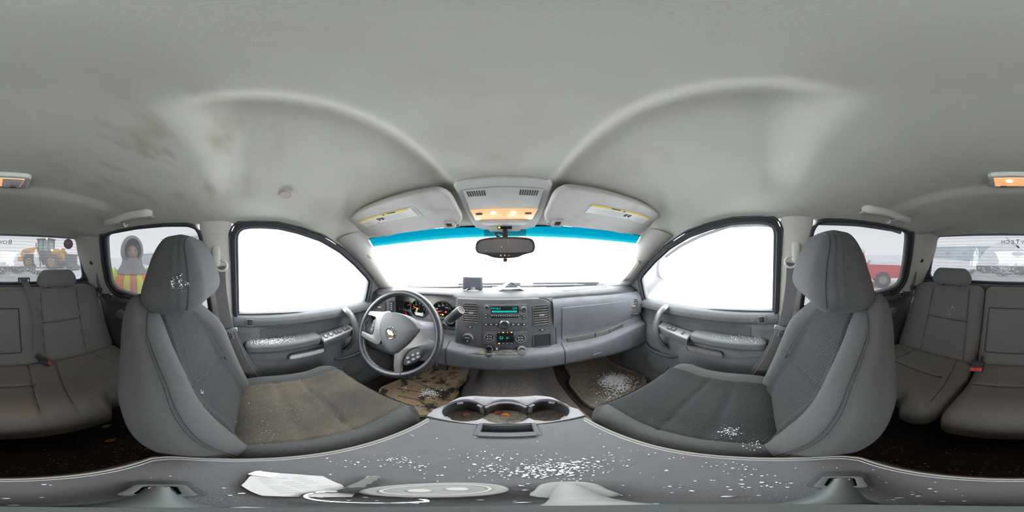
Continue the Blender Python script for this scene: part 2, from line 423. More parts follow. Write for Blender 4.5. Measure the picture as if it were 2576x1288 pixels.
# ------------------------------------------------------------------ cab shell
ST = dict(kind='structure')
SIDE_O = A(-.6464, 0, 0); SIDE_U = A(0, 1, 0); SIDE_V = A(.41, 0, 1)       # leaning plane of the left-hand side glass
def xside(z, e=0): return -.6464+.41*z+e
def resamp(P, n):
    P = np.array(list(P)+[P[0]], float); d = np.r_[0, np.cumsum(np.linalg.norm(np.diff(P, axis=0), axis=1))]
    t = np.linspace(0, d[-1], n, endpoint=False)
    return np.c_[np.interp(t, d, P[:, 0]), np.interp(t, d, P[:, 1])]
def offset(P, fn):
    P = np.array(P); T = np.roll(P, -1, 0)-np.roll(P, 1, 0); T /= np.linalg.norm(T, axis=1, keepdims=True)
    Nn = np.c_[T[:, 1], -T[:, 0]]
    c = P.mean(0)
    if ((P-c)*Nn).sum() < 0: Nn = -Nn
    d = np.array([fn(*p) if callable(fn) else fn for p in P])[:, None]
    return P+Nn*d
G1 = resamp([(-.052,-.268),(-.050,-.10),(-.048,.075),(-.044,.097),(-.030,.110),(.0,.116),(.04,.117),(.107,.114),(.18,.101),(.285,.074),(.395,.026),(.496,-.036),(.598,-.110),(.626,-.137),(.635,-.20),(.644,-.275),(.60,-.286),(.55,-.287),(.39,-.283),(.296,-.277),(.22,-.270),(.10,-.266)], 120)
G2 = resamp([(-.196,-.262),(-.197,-.10),(-.198,.054),(-.201,.095),(-.212,.114),(-.236,.123),(-.336,.130),(-.484,.133),(-.66,.128),(-.70,.124),(-.726,.112),(-.740,.08),(-.777,-.023),(-.804,-.14),(-.806,-.165),(-.795,-.19),(-.77,-.208),(-.70,-.218),(-.639,-.224),(-.40,-.245)], 120)
O1 = offset(G1, lambda y, z: .026 if y < 0 else .020)
O2 = offset(G2, lambda y, z: .046 if y < -.72 else (.020 if z > 0 else .026))

# -- floor with the tunnel, toe boards and firewall
def floor_z(x, y):
    z = -.95+.14*(1-sst(.10, .24, abs(x)))*sst(-.1, .3, y)+.05*(1-sst(.10, .22, abs(x)))*(1-sst(-.1, .3, y))
    z += .38*sst(.93, 1.25, y)
    return z
surf('floor', lambda x, y: (x, y, floor_z(x, y)), np.linspace(-.86, .86, 60), np.linspace(-1.3, 1.25, 90), M_carpet, **ST)
surf('trim_1', lambda x, y: (x, y, floor_z(x, y)+.006), np.linspace(-.24, .30, 24), np.linspace(.2, 1.2, 30), M_hump, **ST)      # dusty tunnel carpet
box('wall_front', (0, 1.26, -.62), (1.72, .03, .72), M_black, **ST)
for s, nm in ((-1, 'wall_left'), (1, 'wall_right')):
    box(nm, (s*.85, .0, -.63), (.02, 2.56, .66), M_black, **ST)
# cowl in front of the windscreen
surf('trim_2', lambda x, y: (x, 1.00-.48*x*x+y, -.236-.05*y), np.linspace(-.86, .86, 24), np.linspace(0, .5, 4), M_black, **ST)

# -- headliner
YE = [-1.14,-.90,-.83,-.72,-.6,-.4,-.24,-.15,-.08,0,.1,.2,.3,.4,.5]
ZE = [.142,.138,.122,.128,.139,.142,.134,.126,.126,.129,.128,.111,.084,.036,-.024]
YC = [-1.14,-1.10,-.95,-.75,-.55,-.49,-.44,-.3,0,.3,.4,.5,.60,.67]
ZC = [.142,.148,.168,.183,.193,.197,.208,.207,.204,.199,.190,.170,.142,.122]
def head_z(x, y, ze, xe):
    zc = np.interp(y, YC, ZC)
    p = 3.2+6*sst(.25, .5, y)
    u = min(abs(x)/xe, 1.0)
    z = ze+(zc-ze)*(1-u**p)
    ax = abs(x); xo = .40+.55*max(y, 0)
    z += .026*sst(.108, .150, ax)*(1-sst(xo-.05, xo+.06, ax))*sst(-.10, -.005, y)*(1-sst(.33, .42, y))
    z -= .008*(1-sst(.09, .135, ax))*sst(-.15, .0, y)*(1-sst(.40, .5, y))
    return z
def headliner(u, v):
    yf = .670-.170*abs(u)**2.4
    y = lerp(-1.13, yf, v)
    ze = np.interp(y, YE, ZE); xe = .6464-.41*ze-.009
    if y < -.85: xe = lerp(xe, .612, sst(-.85, -1.13, y))
    x = u*xe
    return (x, y, head_z(x, y, ze, xe))
surf('ceiling', headliner, np.linspace(-1, 1, 170), np.linspace(0, 1, 190), M_head, smooth=60, **ST)
def roof_at(x, y):
    ze = np.interp(y, YE, ZE); xe = .6464-.41*ze-.009
    return head_z(x, y, ze, xe)
mk('trim_3', [(-.60,-1.2,.27),(.60,-1.2,.27),(.60,.2,.27),(-.60,.2,.27),(-.655,-1.2,.185),(.655,-1.2,.185),(.66,.2,.175),(-.66,.2,.175),(.56,.60,.20),(-.56,.60,.20),(.70,.5,.10),(-.70,.5,.10)], [(0,1,2,3),(0,3,7,4),(1,2,6,5),(3,2,8,9),(2,6,10,8),(3,9,11,7)], M_white, **ST)      # roof skin

# -- windscreen
def WT(x): return A(x, .655-.36*x*x, .125-.10*x*x)
def WB(x): return A(x*1.172, 1.10-.48*(x*1.172)**2, -.215)
def wind(x, t):
    return WT(x)*(1-t)+WB(x)*t
M_wind = glass('windscreen_glass', (.93,.96,.96), veil=.02, gloss=.03)
xs = np.linspace(-.585, .585, 30)
w1 = thing('window_1', None, None, (0, .9, -.22), kind='structure')
surf('pane', lambda x, t: wind(x, t), xs, np.linspace(.13, 1.06, 14), M_wind, w1)
M_band = bpy.data.materials.new('shade_band_glass'); M_band.use_nodes = True
nn = M_band.node_tree.nodes; ll = M_band.node_tree.links
for x_ in list(nn): nn.remove(x_)
mo = nn.new('ShaderNodeOutputMaterial'); tb = nn.new('ShaderNodeBsdfTransparent'); at_ = nn.new('ShaderNodeAttribute'); at_.attribute_name = 'depth_in_band'
cr = nn.new('ShaderNodeValToRGB'); cr.color_ramp.elements[0].position = 0; cr.color_ramp.elements[0].color = (0.0, .0225, .036, 1)
cr.color_ramp.elements[1].position = 1; cr.color_ramp.elements[1].color = (.93, .96, .96, 1)
e_ = cr.color_ramp.elements.new(.55); e_.color = (.0, .029, .043, 1)
e_ = cr.color_ramp.elements.new(.84); e_.color = (.003, .046, .054, 1)
e_ = cr.color_ramp.elements.new(.93); e_.color = (.05, .20, .20, 1)
nz_ = nn.new('ShaderNodeTexNoise'); nz_.inputs['Scale'].default_value = 25; nz_.inputs['Detail'].default_value = 6
ad_ = nn.new('ShaderNodeMath'); ad_.operation = 'MULTIPLY_ADD'; ad_.inputs[1].default_value = .10; 
tcb = nn.new('ShaderNodeTexCoord'); ll.new(tcb.outputs['Object'], nz_.inputs['Vector'])
sb = nn.new('ShaderNodeMath'); sb.operation = 'SUBTRACT'; sb.inputs[1].default_value = .05
ll.new(nz_.outputs['Fac'], ad_.inputs[0]); ll.new(at_.outputs['Fac'], ad_.inputs[2]); ll.new(ad_.outputs[0], sb.inputs[0])
ll.new(sb.outputs[0], cr.inputs[0]); ll.new(cr.outputs[0], tb.inputs[0]); ll.new(tb.outputs[0], mo.inputs[0])
bt = np.linspace(-.008, .13, 13)
band = surf('tint_band', lambda x, t: wind(x, t), xs, bt, M_band, w1, recalc=False, label='blue tinted shade band')
at2 = band.data.attributes.new('depth_in_band', 'FLOAT', 'POINT')
at2.data.foreach_set('value', [max(0, t)/.13 for t in bt for x in xs])
M_frit = glass('dotted_frit_glass', (.5,.5,.5), gloss=.02)
surf('mirror_frit', lambda x, t: wind(x, t)+A(0,-.003,-.003), np.linspace(-.082, .092, 6), np.linspace(-.005, .105, 4), M_frit, w1)
fd = MB()
for i in range(34):
    x_ = -.081+i*.0052
    v_, f_ = tubev([wind(x_, 0)+A(0,-.0045,-.0045), wind(x_, .10)+A(0,-.0045,-.0045)], .0007, 3); fd.add(v_, f_)
fd.build('frit_lines', mat('frit_ink', (.012,.045,.055), .8), w1, kind='stuff')
ws = [wind(x, t) for x, t in ([(-.585, t) for t in np.linspace(0, 1, 8)]+[(x, 1.0) for x in np.linspace(-.55, .55, 14)]+[(.585, t) for t in np.linspace(1, 0, 8)])]
tube('windscreen_seal', [wind(x, .985)+A(0,.004,.0) for x in np.linspace(-.585, .585, 24)], .009, M_rubber, w1, n=6)
# frost crystals stuck on the outside of the screen
fr = []
for _ in range(230):
    x_ = random.gauss(.0, .055); t_ = .45+random.gauss(0, .025)
    fr.append(wind(x_, t_)+A(0,.006,.006))
for _ in range(60): fr.append(wind(random.gauss(-.01, .03), .56+random.gauss(0, .02))+A(0,.006,.006))
crumbs('frost_specks', fr, .0022, .0060, mat('grey_ice', (.030,.032,.036), .5), label='grey frost specks stuck on the windscreen below the mirror', cat='frost', seed=4)

# -- A pillars, B pillars, C pillars, doors: built left, then mirrored
def strip(c1, c2, n, m, bulge):
    P1 = np.array(crom(c1, 8)); P2 = np.array(crom(c2, 8))
    def rs(P):
        d = np.r_[0, np.cumsum(np.linalg.norm(np.diff(P, axis=0), axis=1))]; t = np.linspace(0, d[-1], n)
        return np.c_[[np.interp(t, d, P[:, k]) for k in range(3)]].T
    P1, P2 = rs(P1), rs(P2); v = []
    for j in range(n):
        for i in range(m):
            s = i/(m-1); p = P1[j]*(1-s)+P2[j]*s
            v.append(p+np.array(bulge)*math.sin(PI*s)**.7)
    f = [(j*m+i, j*m+i+1, (j+1)*m+i+1, (j+1)*m+i) for j in range(n-1) for i in range(m-1)]
    return v, f
def sp(y, z, e=.012): return A(xside(z, e), y, z)
M_gfront = glass('side_glass', (.88,.92,.91), veil=.05, gloss=.04, frost=(.0,.05,1.4))
M_grear = glass('tinted_side_glass', (.050,.051,.052), veil=.011, gloss=.05, frost=(.0,.03,1.6))
M_gback = glass('tinted_rear_glass', (.047,.048,.049), veil=.022, gloss=.05)  # veil stands in for snow haze outdoors, put into the pane

M_atrim = mat('front_pillar_plastic', (.33,.315,.29), .6, noise=.03, nscale=30, spec=.2)  # pillar plastic with a darker colour, to tone down windscreen light
def lockslot(y, z, x, par):
    Ux, V = A(0,1,0), A(.05,0,1)
    ring('lock_bezel', (x, y, z), Ux, V, rrect(.034,.036,.005), rrect(.024,.026,.003), 0, .004, M_dash, par)
    slab('lock_knob', (x, y, z+.004), Ux, V, rrect(.017,.030,.004), -.001, .006, M_black, par)

def build_side(left):
    k = '1' if left else '2'
    # A pillar
    c1 = [wind(-.585, t)+A(.0,-.004,-.004) for t in (-.10, .0, .2, .4, .6, .8, 1.03)]
    c2 = [sp(.36,.075,.012), sp(.44,.030,.012), sp(.52,-.028,.012), sp(.60,-.090,.012), sp(.665,-.14,.012), sp(.76,-.215,.012), sp(.90,-.30,.012)]
    v, f = strip(c1, c2, 40, 12, (.030, -.026, .006))
    tr = mk('trim_4' if left else 'trim_5', v, f, M_atrim, **ST)
    pm = lambda j, s: np.array(v[int(j*39)*12+int(s*11)])
    # tweeter grille / screw cover low on the pillar
    q = pm(.88, .42); lathe('pillar_speaker', q-A(.006,-.006,0), A(1,-.9,.35), [(.018,0),(.018,.005),(.015,.008),(.012,.0075),(.0,.0075)], M_trim, tr, n=20)
    if not left:
        pts = [pm(.40,.55)+A(0,0,0), pm(.42,.55)+A(.02,-.020,.004), pm(.55,.5)+A(.022,-.028,0), pm(.68,.45)+A(.02,-.022,-.004), pm(.72,.42)]
        tube('grab_handle', crom(pts, 6), .008, M_trim, tr, n=10)
    else:
        q = pm(.30,.5); slab('airbag_badge', q+A(.004,-.004,0), nrm(A(.3,.7,-.6)), nrm(A(.5,.2,.55)), rrect(.03,.012,.006), 0, .001, M_trim, tr)
    # B pillar
    def bp(u, w):
        y = lerp(-.066, -.188, u); z = lerp(.150, -.66, w); e = .014+.014*math.sin(PI*u)**.6
        x = xside(z, e) if z > -.28 else xside(-.28, e)+.0*(z)
        return (x, y, z)
    tb_ = surf('trim_6' if left else 'trim_7', bp, np.linspace(0, 1, 14), np.linspace(0, 1, 40), M_trim, **ST)
    slab('pillar_badge', (xside(.095, .0295), -.127, .095), A(0,1,0), nrm(A(.41,0,1)), rrect(.05,.014,.007), 0, .0012, M_trim, tb_)
    # C pillar
    c1 = [sp(-.70,.150,.010), sp(-.775,.118,.010), sp(-.81,.03,.010), sp(-.838,-.06,.010), sp(-.855,-.15,.010), sp(-.85,-.25,.010), sp(-.85,-.30,.010)]
    c2 = [A(-.585,-1.13,.150), A(-.612,-1.13,.12), A(-.625,-1.13,.05), A(-.65,-1.13,-.03), A(-.675,-1.13,-.11), A(-.71,-1.13,-.20), A(-.74,-1.13,-.30)]
    v2, f2 = strip(c1, c2, 40, 12, (.018, .03, 0))
    tc_ = mk('trim_8' if left else 'trim_9', v2, f2, M_trim, **ST)
    q = np.array(v2[17*12+5]); lathe('belt_slot', q+A(-.003,-.001,-.01), A(1,.5,0), [(.014,-.004),(.014,.003),(.010,.004),(.009,.002),(.0,.002)], M_black, tc_, n=18)
    q = np.array(v2[11*12+6]); lathe('screw_cover', q, A(1,.6,0), [(.009,-.004),(.009,.003),(.0,.004)], M_trim, tc_, n=14)

    # front door
    d = thing('door_1' if left else 'door_2', None, None, (-.76, .3, -.9), kind='structure')
    n_ = len(G1)
    gl_ = mk('pane', [SIDE_O+SIDE_U*p[0]+SIDE_V*p[1] for p in offset(G1, .006)], [tuple(range(n_))], M_gfront, d)
    # frost reads object z: the pane's origin is the door's, so shift the edge there
    ring('window_frame', SIDE_O, SIDE_U, SIDE_V, offset(G1, .006), O1, -.02, .024, M_rubber, d, bev=.003)
    ring('glass_run', SIDE_O, SIDE_U, SIDE_V, offset(G1, -.004), offset(G1, .010), -.012, .010, mat('run_rubber', (.07,.075,.082), .6) if left else bpy.data.materials['run_rubber'], d)
    ring('weatherstrip', SIDE_O, SIDE_U, SIDE_V, offset(O1, .002), offset(O1, .009), -.02, .018, M_black, d, bev=.002)
    slab('sail_panel', SIDE_O, SIDE_U, SIDE_V, [(.585,-.070),(.646,-.14),(.662,-.292),(.90,-.30),(.84,-.225),(.70,-.125)], -.01, .012, M_door, d, bev=.004)
    tube('sail_rib', [sp(.650,-.145,.022), sp(.668,-.285,.022)], .006, M_door, d, n=6)
    def dx(y, z):
        x = np.interp(z, [-.92,-.75,-.62,-.50,-.46,-.435,-.40,-.36,-.340,-.322,-.30,-.283,-.272], [.745,.735,.722,.712,.722,.735,.742,.742,.738,.722,.722,.730,.752])
        rec = .020*(1-sst(.0, .10, y))*sst(-.44,-.43,z)*(1-sst(-.36,-.33,z))       # rear end is flush
        x -= rec
        x += .018*sst(.46,.56,y)*sst(-.9,-.5,z)*(1-sst(-.34,-.32,z))
        x -= .022*math.exp(-((y-.16)/.22)**4)*sst(-.86,-.70,z)*(1-sst(-.50,-.44,z))
        return -x
    surf('door_panel', lambda y, z: (dx(y, z), y, z), np.linspace(-.072, .86, 80), np.r_[np.linspace(-.92,-.50,24), np.linspace(-.49,-.272,40)], M_door, d, smooth=50)
    surf('door_insert', lambda y, z: (dx(y, z)+.003, y, z), np.linspace(.05, .60, 30), np.linspace(-.430,-.345, 10), M_doord, d, smooth=50)
    # armrest
    def ar(P, nv):
        P = P.copy(); t = P[:, 1]
        P[:, 0] += -.010*sst(.05, .18, t)-.03*sst(.12,.19,t)*0
        P[:, 2] += .010*sst(-.1, .19, t)
        return P
    am = RB((.050,.170,.026), (.022,.04,.014), (6,20,3), 4)
    am.build('armrest', M_door, d, ar, None, (-.706, .150, -.424))
    tube('armrest_seam', [am.at([(.0500, t, -.010)], ar, None, (-.706,.150,-.424))[0]+A(.001,0,0) for t in np.linspace(-.15,.165,14)], .0016, M_seam, d, n=5)
    # dark slab on the armrest, painting the shade inside the pull cup
    slab('pull_cup_shade', (-.700, .205, -.3985), A(0,1,0), A(-1,0,0), rrect(.105,.030,.014), -.004, .0035, M_black, d, bev=.001)
    # switch plate
    so = A(-.690, .405, -.402); su = nrm(A(-.02,1,.14)); sv = nrm(A(-1,-.02,.22))
    sv = nrm(sv-su*(sv@su))
    slab('switch_plate', so, su, sv, [(-.085,-.034),(.095,-.026),(.095,.028),(-.085,.034)], -.04, .002, M_door, d, bev=.003)
    slab('switch_trim', so, su, sv, [(-.080,-.030),(.090,-.022),(.090,.024),(-.080,.030)], .001, .004, M_silver, d, bev=.001)
    sw = [(-.058,.0,.015,.030),(-.030,.0,.015,.030),(.010,.002,.040,.036),(.062,.002,.040,.036)] if left else [(-.045,.0,.014,.026),(.02,.002,.050,.030)]
    for a, b, w_, h_ in sw:
        o_ = so+su*a+sv*b
        bz = slab('window_switch', o_, su, sv, rrect(w_, h_, .004), .003, .006, M_black, d, bev=.001)
        if w_ > .03:
            for q in (-.5, .5): slab('switch_key', o_+su*q*w_*.45, su, sv, rrect(w_*.36, h_*.6, .003), .005, .010, M_stack, bz, bev=.0015)
        else: slab('switch_key', o_, su, sv, rrect(w_*.6, h_*.55, .003), .005, .009, M_mark if left else M_stack, bz, bev=.001)
    # curved silver pull handle
    hp = crom([A(-.735,.486,-.288), A(-.705,.480,-.290), A(-.680,.492,-.315), A(-.664,.500,-.365), A(-.660,.500,-.42), A(-.672,.488,-.480), A(-.705,.470,-.540)], 8)
    tube('pull_handle', hp, .018, M_silver, d, n=12, up=(0,1,0), r2=.011)
    tube('inner_handle', crom([A(-.745,.53,-.40), A(-.722,.535,-.397), A(-.715,.548,-.400), A(-.73,.565,-.404)], 5), .012, M_bezel, d, n=8, r2=.008)
    rblock('door_pocket', (-.728,.165,-.575), (.075,.47,.225), (.03,.07,.09), M_door, d, n=(3,12,8), k=4)
    # map pocket
    O_ = A(-.6860,.255,-.494); pu = nrm(A(0,1,.06)); pv = nrm(A(.08,0,1))
    ring('pocket_rim', O_, pu, pv, rrect(.180,.042,.018), rrect(.165,.029,.012), -.006, .006, M_door, d, bev=.002)
    slab('pocket_floor', O_, pu, pv, rrect(.166,.030,.012), -.004, .001, M_frost if left else M_hump, d)
    tube('lower_pocket_lip', crom([A(-.728,.40,-.585),A(-.705,.44,-.598),A(-.70,.52,-.600),A(-.712,.60,-.592),A(-.735,.63,-.575)], 6), .010, M_black, d, n=8)
    lathe('door_speaker', A(-.735,.56,-.72), A(1,0,.1), [(.085,-.01),(.085,.006),(.075,.010),(.0,.010)], M_doord, d, n=30)
    lockslot(.0, -.305, -.721, d)
    slab('belt_line_seal', (0,0,0), A(0,1,0), A(.41,0,1), [(0,0)]*0 or [(-.05,-.290),(.65,-.304),(.65,-.286),(.39,-.2815),(.20,-.267),(-.05,-.266)], 0, .001, M_rubber, d) if False else None

    if not left:      # smoked rain deflectors above the glass on this side
        M_defl = mat('smoked_deflector', (.20,.20,.21), .4)
        surf('rain_deflector', lambda u, w: sp(np.interp(u, [0,.5,1], [-.04,.20,.46]), np.interp(u, [0,.12,.35,.6,.8,1], [.112,.116,.113,.080,.042,-.012])-.012*w+.004, -.035-.006*w), np.linspace(0,1,24), np.linspace(0,1,3), M_defl, d)
        surf('rain_deflector', lambda u, w: sp(lerp(-.72,-.22,u), np.interp(u, [0,.15,.6,1], [.122,.130,.132,.122])-.020*w+.018, -.035-.008*w), np.linspace(0,1,20), np.linspace(0,1,3), M_defl, d)
    # rear door
    r = thing('door_3' if left else 'door_4', None, None, (-.76, -.5, -.9), kind='structure')
    mk('pane', [SIDE_O+SIDE_U*p[0]+SIDE_V*p[1] for p in offset(G2, .006)], [tuple(range(len(G2)))], M_grear, r)
    ring('window_frame', SIDE_O, SIDE_U, SIDE_V, offset(G2, .004), offset(G2, lambda y, z: .026 if y < -.72 else .012), -.02, .016, M_rubber, r, bev=.003)
    ring('weatherstrip', SIDE_O, SIDE_U, SIDE_V, offset(G2, lambda y, z: .025 if y < -.72 else .011), O2, -.02, .026, M_black, r, bev=.004)
    def rx(y, z):
        x = np.interp(z, [-.92,-.70,-.52,-.47,-.43,-.40,-.35,-.315,-.30,-.27,-.255,-.225], [.75,.745,.742,.742,.745,.748,.748,.742,.722,.722,.735,.752])
        return -x
    zt = lambda y: np.interp(y, [-.92,-.80,-.64,-.20], [-.236,-.236,-.238,-.262])
    surf('door_panel', lambda y, t: (rx(y, lerp(-.92, zt(y), t)), y, lerp(-.92, zt(y), t)), np.linspace(-.93, -.180, 40), np.linspace(0, 1, 60), M_doord, r, smooth=50)
    rblock('armrest', (-.722,-.575,-.375), (.075,.37,.05), (.02,.05,.018), M_door, r)
    lockslot(-.83, -.275, -.722, r)
    return d, r

doorL = build_side(True)
MS = -1
doorR = build_side(False)
MS = 1

# -- back wall and rear window
rw = thing('window_2', None, None, (0,-1.12,-.19), kind='structure')
RO, RU, RV = A(0,-1.105,0), A(1,0,0), A(0,0,1)
def rwin(e=0):
    P = [(-.592,.140),(-.615,.128),(-.622,.10),(-.655,-.07),(-.668,-.150),(-.655,-.172),(-.60,-.178),(0,-.178),(.60,-.178),(.655,-.172),(.668,-.150),(.655,-.07),(.622,.10),(.615,.128),(.592,.140),(.3,.143),(0,.144),(-.3,.143)]
    return resamp(P, 140)
G3 = rwin()
mk('pane', [RO+RU*p[0]+RV*p[1]+A(0,-.01,0) for p in offset(G3, .004)], [tuple(range(len(G3)))], M_gback, rw)
ring('window_frame', RO, RU, RV, G3, offset(G3, lambda x, z: .030 if abs(x) > .6 else .014), -.008, .02, mat('violet_black_rubber', (.020,.018,.045), .5), rw, bev=.002)
for i in range(13):
    z = .122-i*.0225
    w_ = .60+.055*(1-(z+.17)/.3)
    tube('defroster_line', [RO+A(-w_,-.006,z), RO+A(0,-.006,z+.004), RO+A(w_,-.006,z)], .0006, M_ink, rw, n=4)
M_rwall = M_black
wv = []
# wall below and around the glass
mkw = MB()
mkw.box((0,-1.14,-.59), (1.72,.04,.80)); mkw.box((-.78,-1.14,.0), (.16,.04,.5)); mkw.box((.78,-1.14,.0), (.16,.04,.5)); mkw.box((0,-1.15,.20), (1.72,.04,.11))
mkw.build('wall_rear', M_rwall, bev=0, **ST)
box('trim_10', (0,-1.09,-.222), (1.40,.05,.055), mat('shelf_plastic', (.060,.063,.068), .6), bev=.01, **ST)
for s in (-1, 1): box('corner_trim', (s*.695,-1.09,-.11), (.05,.03,.17), M_black, rw, bev=.012)
# ------------------------------------------------------------------ dashboard
dash = thing('dashboard', 'dark grey plastic dashboard spanning the cab under the windscreen, with radio and air vents', 'dashboard', (0, .8, -.62))
def ybrow(x): return .775-.075*sst(.25, .70, abs(x))**1.2
def zcrest(x): return -.186-.006*sst(.3, .7, abs(x))
def padp(x):
    yb = ybrow(x); y0 = 1.125-.48*x*x; zc = zcrest(x)
    hood = sst(-.66,-.60,x)*(1-sst(-.26,-.22,x))          # binnacle hood over the gauges
    rows = [(y0, -.232), (y0-.03, -.214), (lerp(y0, yb, .45), zc-.012), (yb+.12, zc), (yb+.06, zc+.001), (yb+.02, zc-.006), (yb-.004, zc-.018), (yb-.010, zc-.032)]
    if hood > .5: rows = rows[:-3]+[(yb+.022, zc-.002), (yb+.004, zc-.010), (yb+.004, zc-.022)]
    return rows
xs_ = np.linspace(-.735, .735, 90)
pv = []; 
for x in xs_:
    pts = crom([A(x, y, z) for y, z in padp(x)], 4); pv.append(pts)
loft('top_pad', pv, M_dashl, dash, closed=False, cap=False, smooth=55)
# airbag door outline, defroster slot, side demister
def padz(x, y):
    r = padp(x); ys = [q[0] for q in r[:6]][::-1]; zs = [q[1] for q in r[:6]][::-1]
    return np.interp(y, ys, zs)
def onpad(x, y, e=.0005): return A(x, y, padz(x, y)+e)
ab = [onpad(x, y) for x, y in [(.26,.94),(.27,.86),(.30,.808),(.34,.800),(.45,.792),(.56,.775)]]
tube('airbag_seam', crom(ab, 6), .0014, M_seam, dash, n=5)
ab2 = [onpad(x, y) for x, y in [(.26,.94),(.40,.925),(.50,.89),(.56,.84),(.575,.79),(.56,.775)]]
tube('airbag_seam', crom(ab2, 6), .0012, M_seam, dash, n=5)
tube('defroster_slot', [onpad(x, 1.03-.48*x*x, .001) for x in np.linspace(-.15, .26, 14)], .010, M_black, dash, n=6, r2=.004, up=(0,1,0))
for i in range(4): tube('demister_slat', [onpad(.60+i*.013, .80, .001), onpad(.615+i*.013, .765, .001)], .004, M_black, dash, n=5)
# ---- centre stack
SN = nrm(A(0,-1,.10)); SO = A(0,.748,-.35); SU = A(1,0,0); SV = np.cross(SN, SU)
def S(px, py):            # measured point on the stack's face -> 2D on that face
    p = U(px, py, n=SN, d=SN@SO)-SO
    return p@SU, p@SV
def sp3(a, b, e=0): return SO+SU*a+SV*b+SN*e
out = [(-.232,-.150),(.232,-.150),(.232,.075)]+[(.232-.075+.075*math.cos(t), .075+.070*math.sin(t)) for t in np.linspace(.15, PI/2, 8)]+[(-.232,.145)]
slab('centre_panel', SO, SU, SV, out, -.10, 0, M_stack, dash, bev=.008, seg=3)
tube('panel_seam', [sp3(a+.006, b-.0, -.004) for a, b in [(.232,-.150),(.232,.0),(.232,.075)]+[(.157+.075*math.cos(t), .075+.070*math.sin(t)) for t in np.linspace(.15, PI/2, 8)]], .0025, M_black, dash, n=6)
slab('stack_surround', SO, SU, SV, [(-.240,-.150),(.238,-.150),(.238,.132),(.226,.140),(-.236,.140)], -.06, -.003, M_dash, dash, bev=.003)
def vent(a0, b0, w, h, O, Ux, V, par, n=8, tabx=.0):
    N = np.cross(Ux, V); C = O+Ux*a0+V*b0
    slab('vent_back', C, Ux, V, rrect(w-.006, h-.006, .008), -.001, .0008, M_black, par, bev=0)
    ring('vent_frame', C, Ux, V, rrect(w-.008, h-.008, .010), rrect(w, h, .012), -.002, .004, M_stack, par, bev=.001)
    for i in range(n):
        y = -h/2+(i+.75)*(h-.004)/(n+.5)
        sv_, sf_ = slabv(C+V*y+N*.003, Ux, nrm(V*.9+N*.5), [(-w/2+.006,-.0032),(w/2-.006,-.0032),(w/2-.006,.0032),(-w/2+.006,.0032)], -.001, .001)
        mk('vent_slat', sv_, sf_, M_bezel if par is dash else M_stack, par, bev=.0006, seg=1)
    for i in range(5):
        x = -w/2+.012+i*(w-.024)/4
        box('vent_fin', C+Ux*x+N*.0015, (.0014,.002,h-.014), M_black, par, bev=0)
    slab('vent_tab', C+Ux*tabx+V*.004, Ux, V, rrect(.024, .010, .003), .002, .010, M_bezel, par, bev=.002)
aL = S(1184, 788); vent(aL[0], aL[1]-.002, .074, .108, SO, SU, SV, dash, 8, .004)
aR = S(1361, 794); vent(aR[0], aR[1], .078, .112, SO, SU, SV, dash, 8, .002)
for px, py in ((1183, 822), (1364, 829)):
    a, b = S(px, py); slab('vent_wheel', sp3(a, b), SU, SV, rrect(.024, .009, .003), 0, .004, M_black, dash, bev=.001)
    slab('vent_mark', sp3(a, b), SU, SV, rrect(.008,.004,.001), .004, .0045, M_mark, dash, bev=0)
# radio
c0 = S(1271, 799); RW, RH = .206, .134
radio = slab('radio', sp3(c0[0], c0[1]), SU, SV, rrect(RW, RH, .006), -.01, .005, M_stack, dash, bev=.002, label='black faced radio with teal display')
def knob(name, px, py, r, h, m, par, ringm=None, n=24):
    a, b = S(px, py); o = sp3(a, b)
    if ringm: lathe(name+'_ring', o, SN, [(r*1.18,.004),(r*1.18,.009),(r*1.02,.012),(r*.98,.008)], ringm, par, n=n)
    return lathe(name, o, SN, [(r,.003),(r,h-.002),(r-.0015,h),(r*.72,h+.0005),(r*.6,h-.001),(0,h-.001)], m, par, n=n)
knob('power_knob', 1225, 772, .0085, .016, M_black, radio, M_silver)
knob('tune_knob', 1317, 777, .0115, .018, M_black, radio, M_silver)
knob('volume_knob', 1269, 815, .019, .018, M_black, radio, M_chrome)
kk = S(1269, 815); lathe('volume_ring', sp3(*kk), SN, [(.026,.004),(.026,.007),(.023,.009),(.022,.005)], M_black, radio, n=30)
a, b = S(1270, 779)
slab('display', sp3(a, b), SU, SV, rrect(.128, .036, .003), .004, .0056, M_screen, radio, bev=0)
text('display_text', 'FM106.5', sp3(a-.041, b+.0065, .0062), SU, SV, .0125, M_teal, radio)
text('display_text', '2:34', sp3(a+.046, b+.0065, .0062), SU, SV, .0125, M_teal, radio)
for i in range(6):
    slab('display_tab', sp3(a-.051+i*.0196, b-.0085, 0), SU, SV, rrect(.0180, .0085, .001), .0056, .0062, M_teal, radio, bev=0)
    text('display_tab_text', ['107','108','94','101','99','87'][i] if False else '1', sp3(a-.051+i*.0196, b-.0085, .0063), SU, SV, .006, M_screen, radio) if False else None
    for q in range(3): slab('display_stroke', sp3(a-.0555+i*.0196+q*.0046, b-.0085, 0), SU, SV, rrect(.0018, .0050 if q != 1 else .0036, .0005), .0062, .0064, M_screen, radio, bev=0)
a, b = S(1334 if False else 1308.5, 784); slab('red_dot', sp3(a,b), SU, SV, circ(.0015, 8), .005, .006, M_redlamp, radio, bev=0)
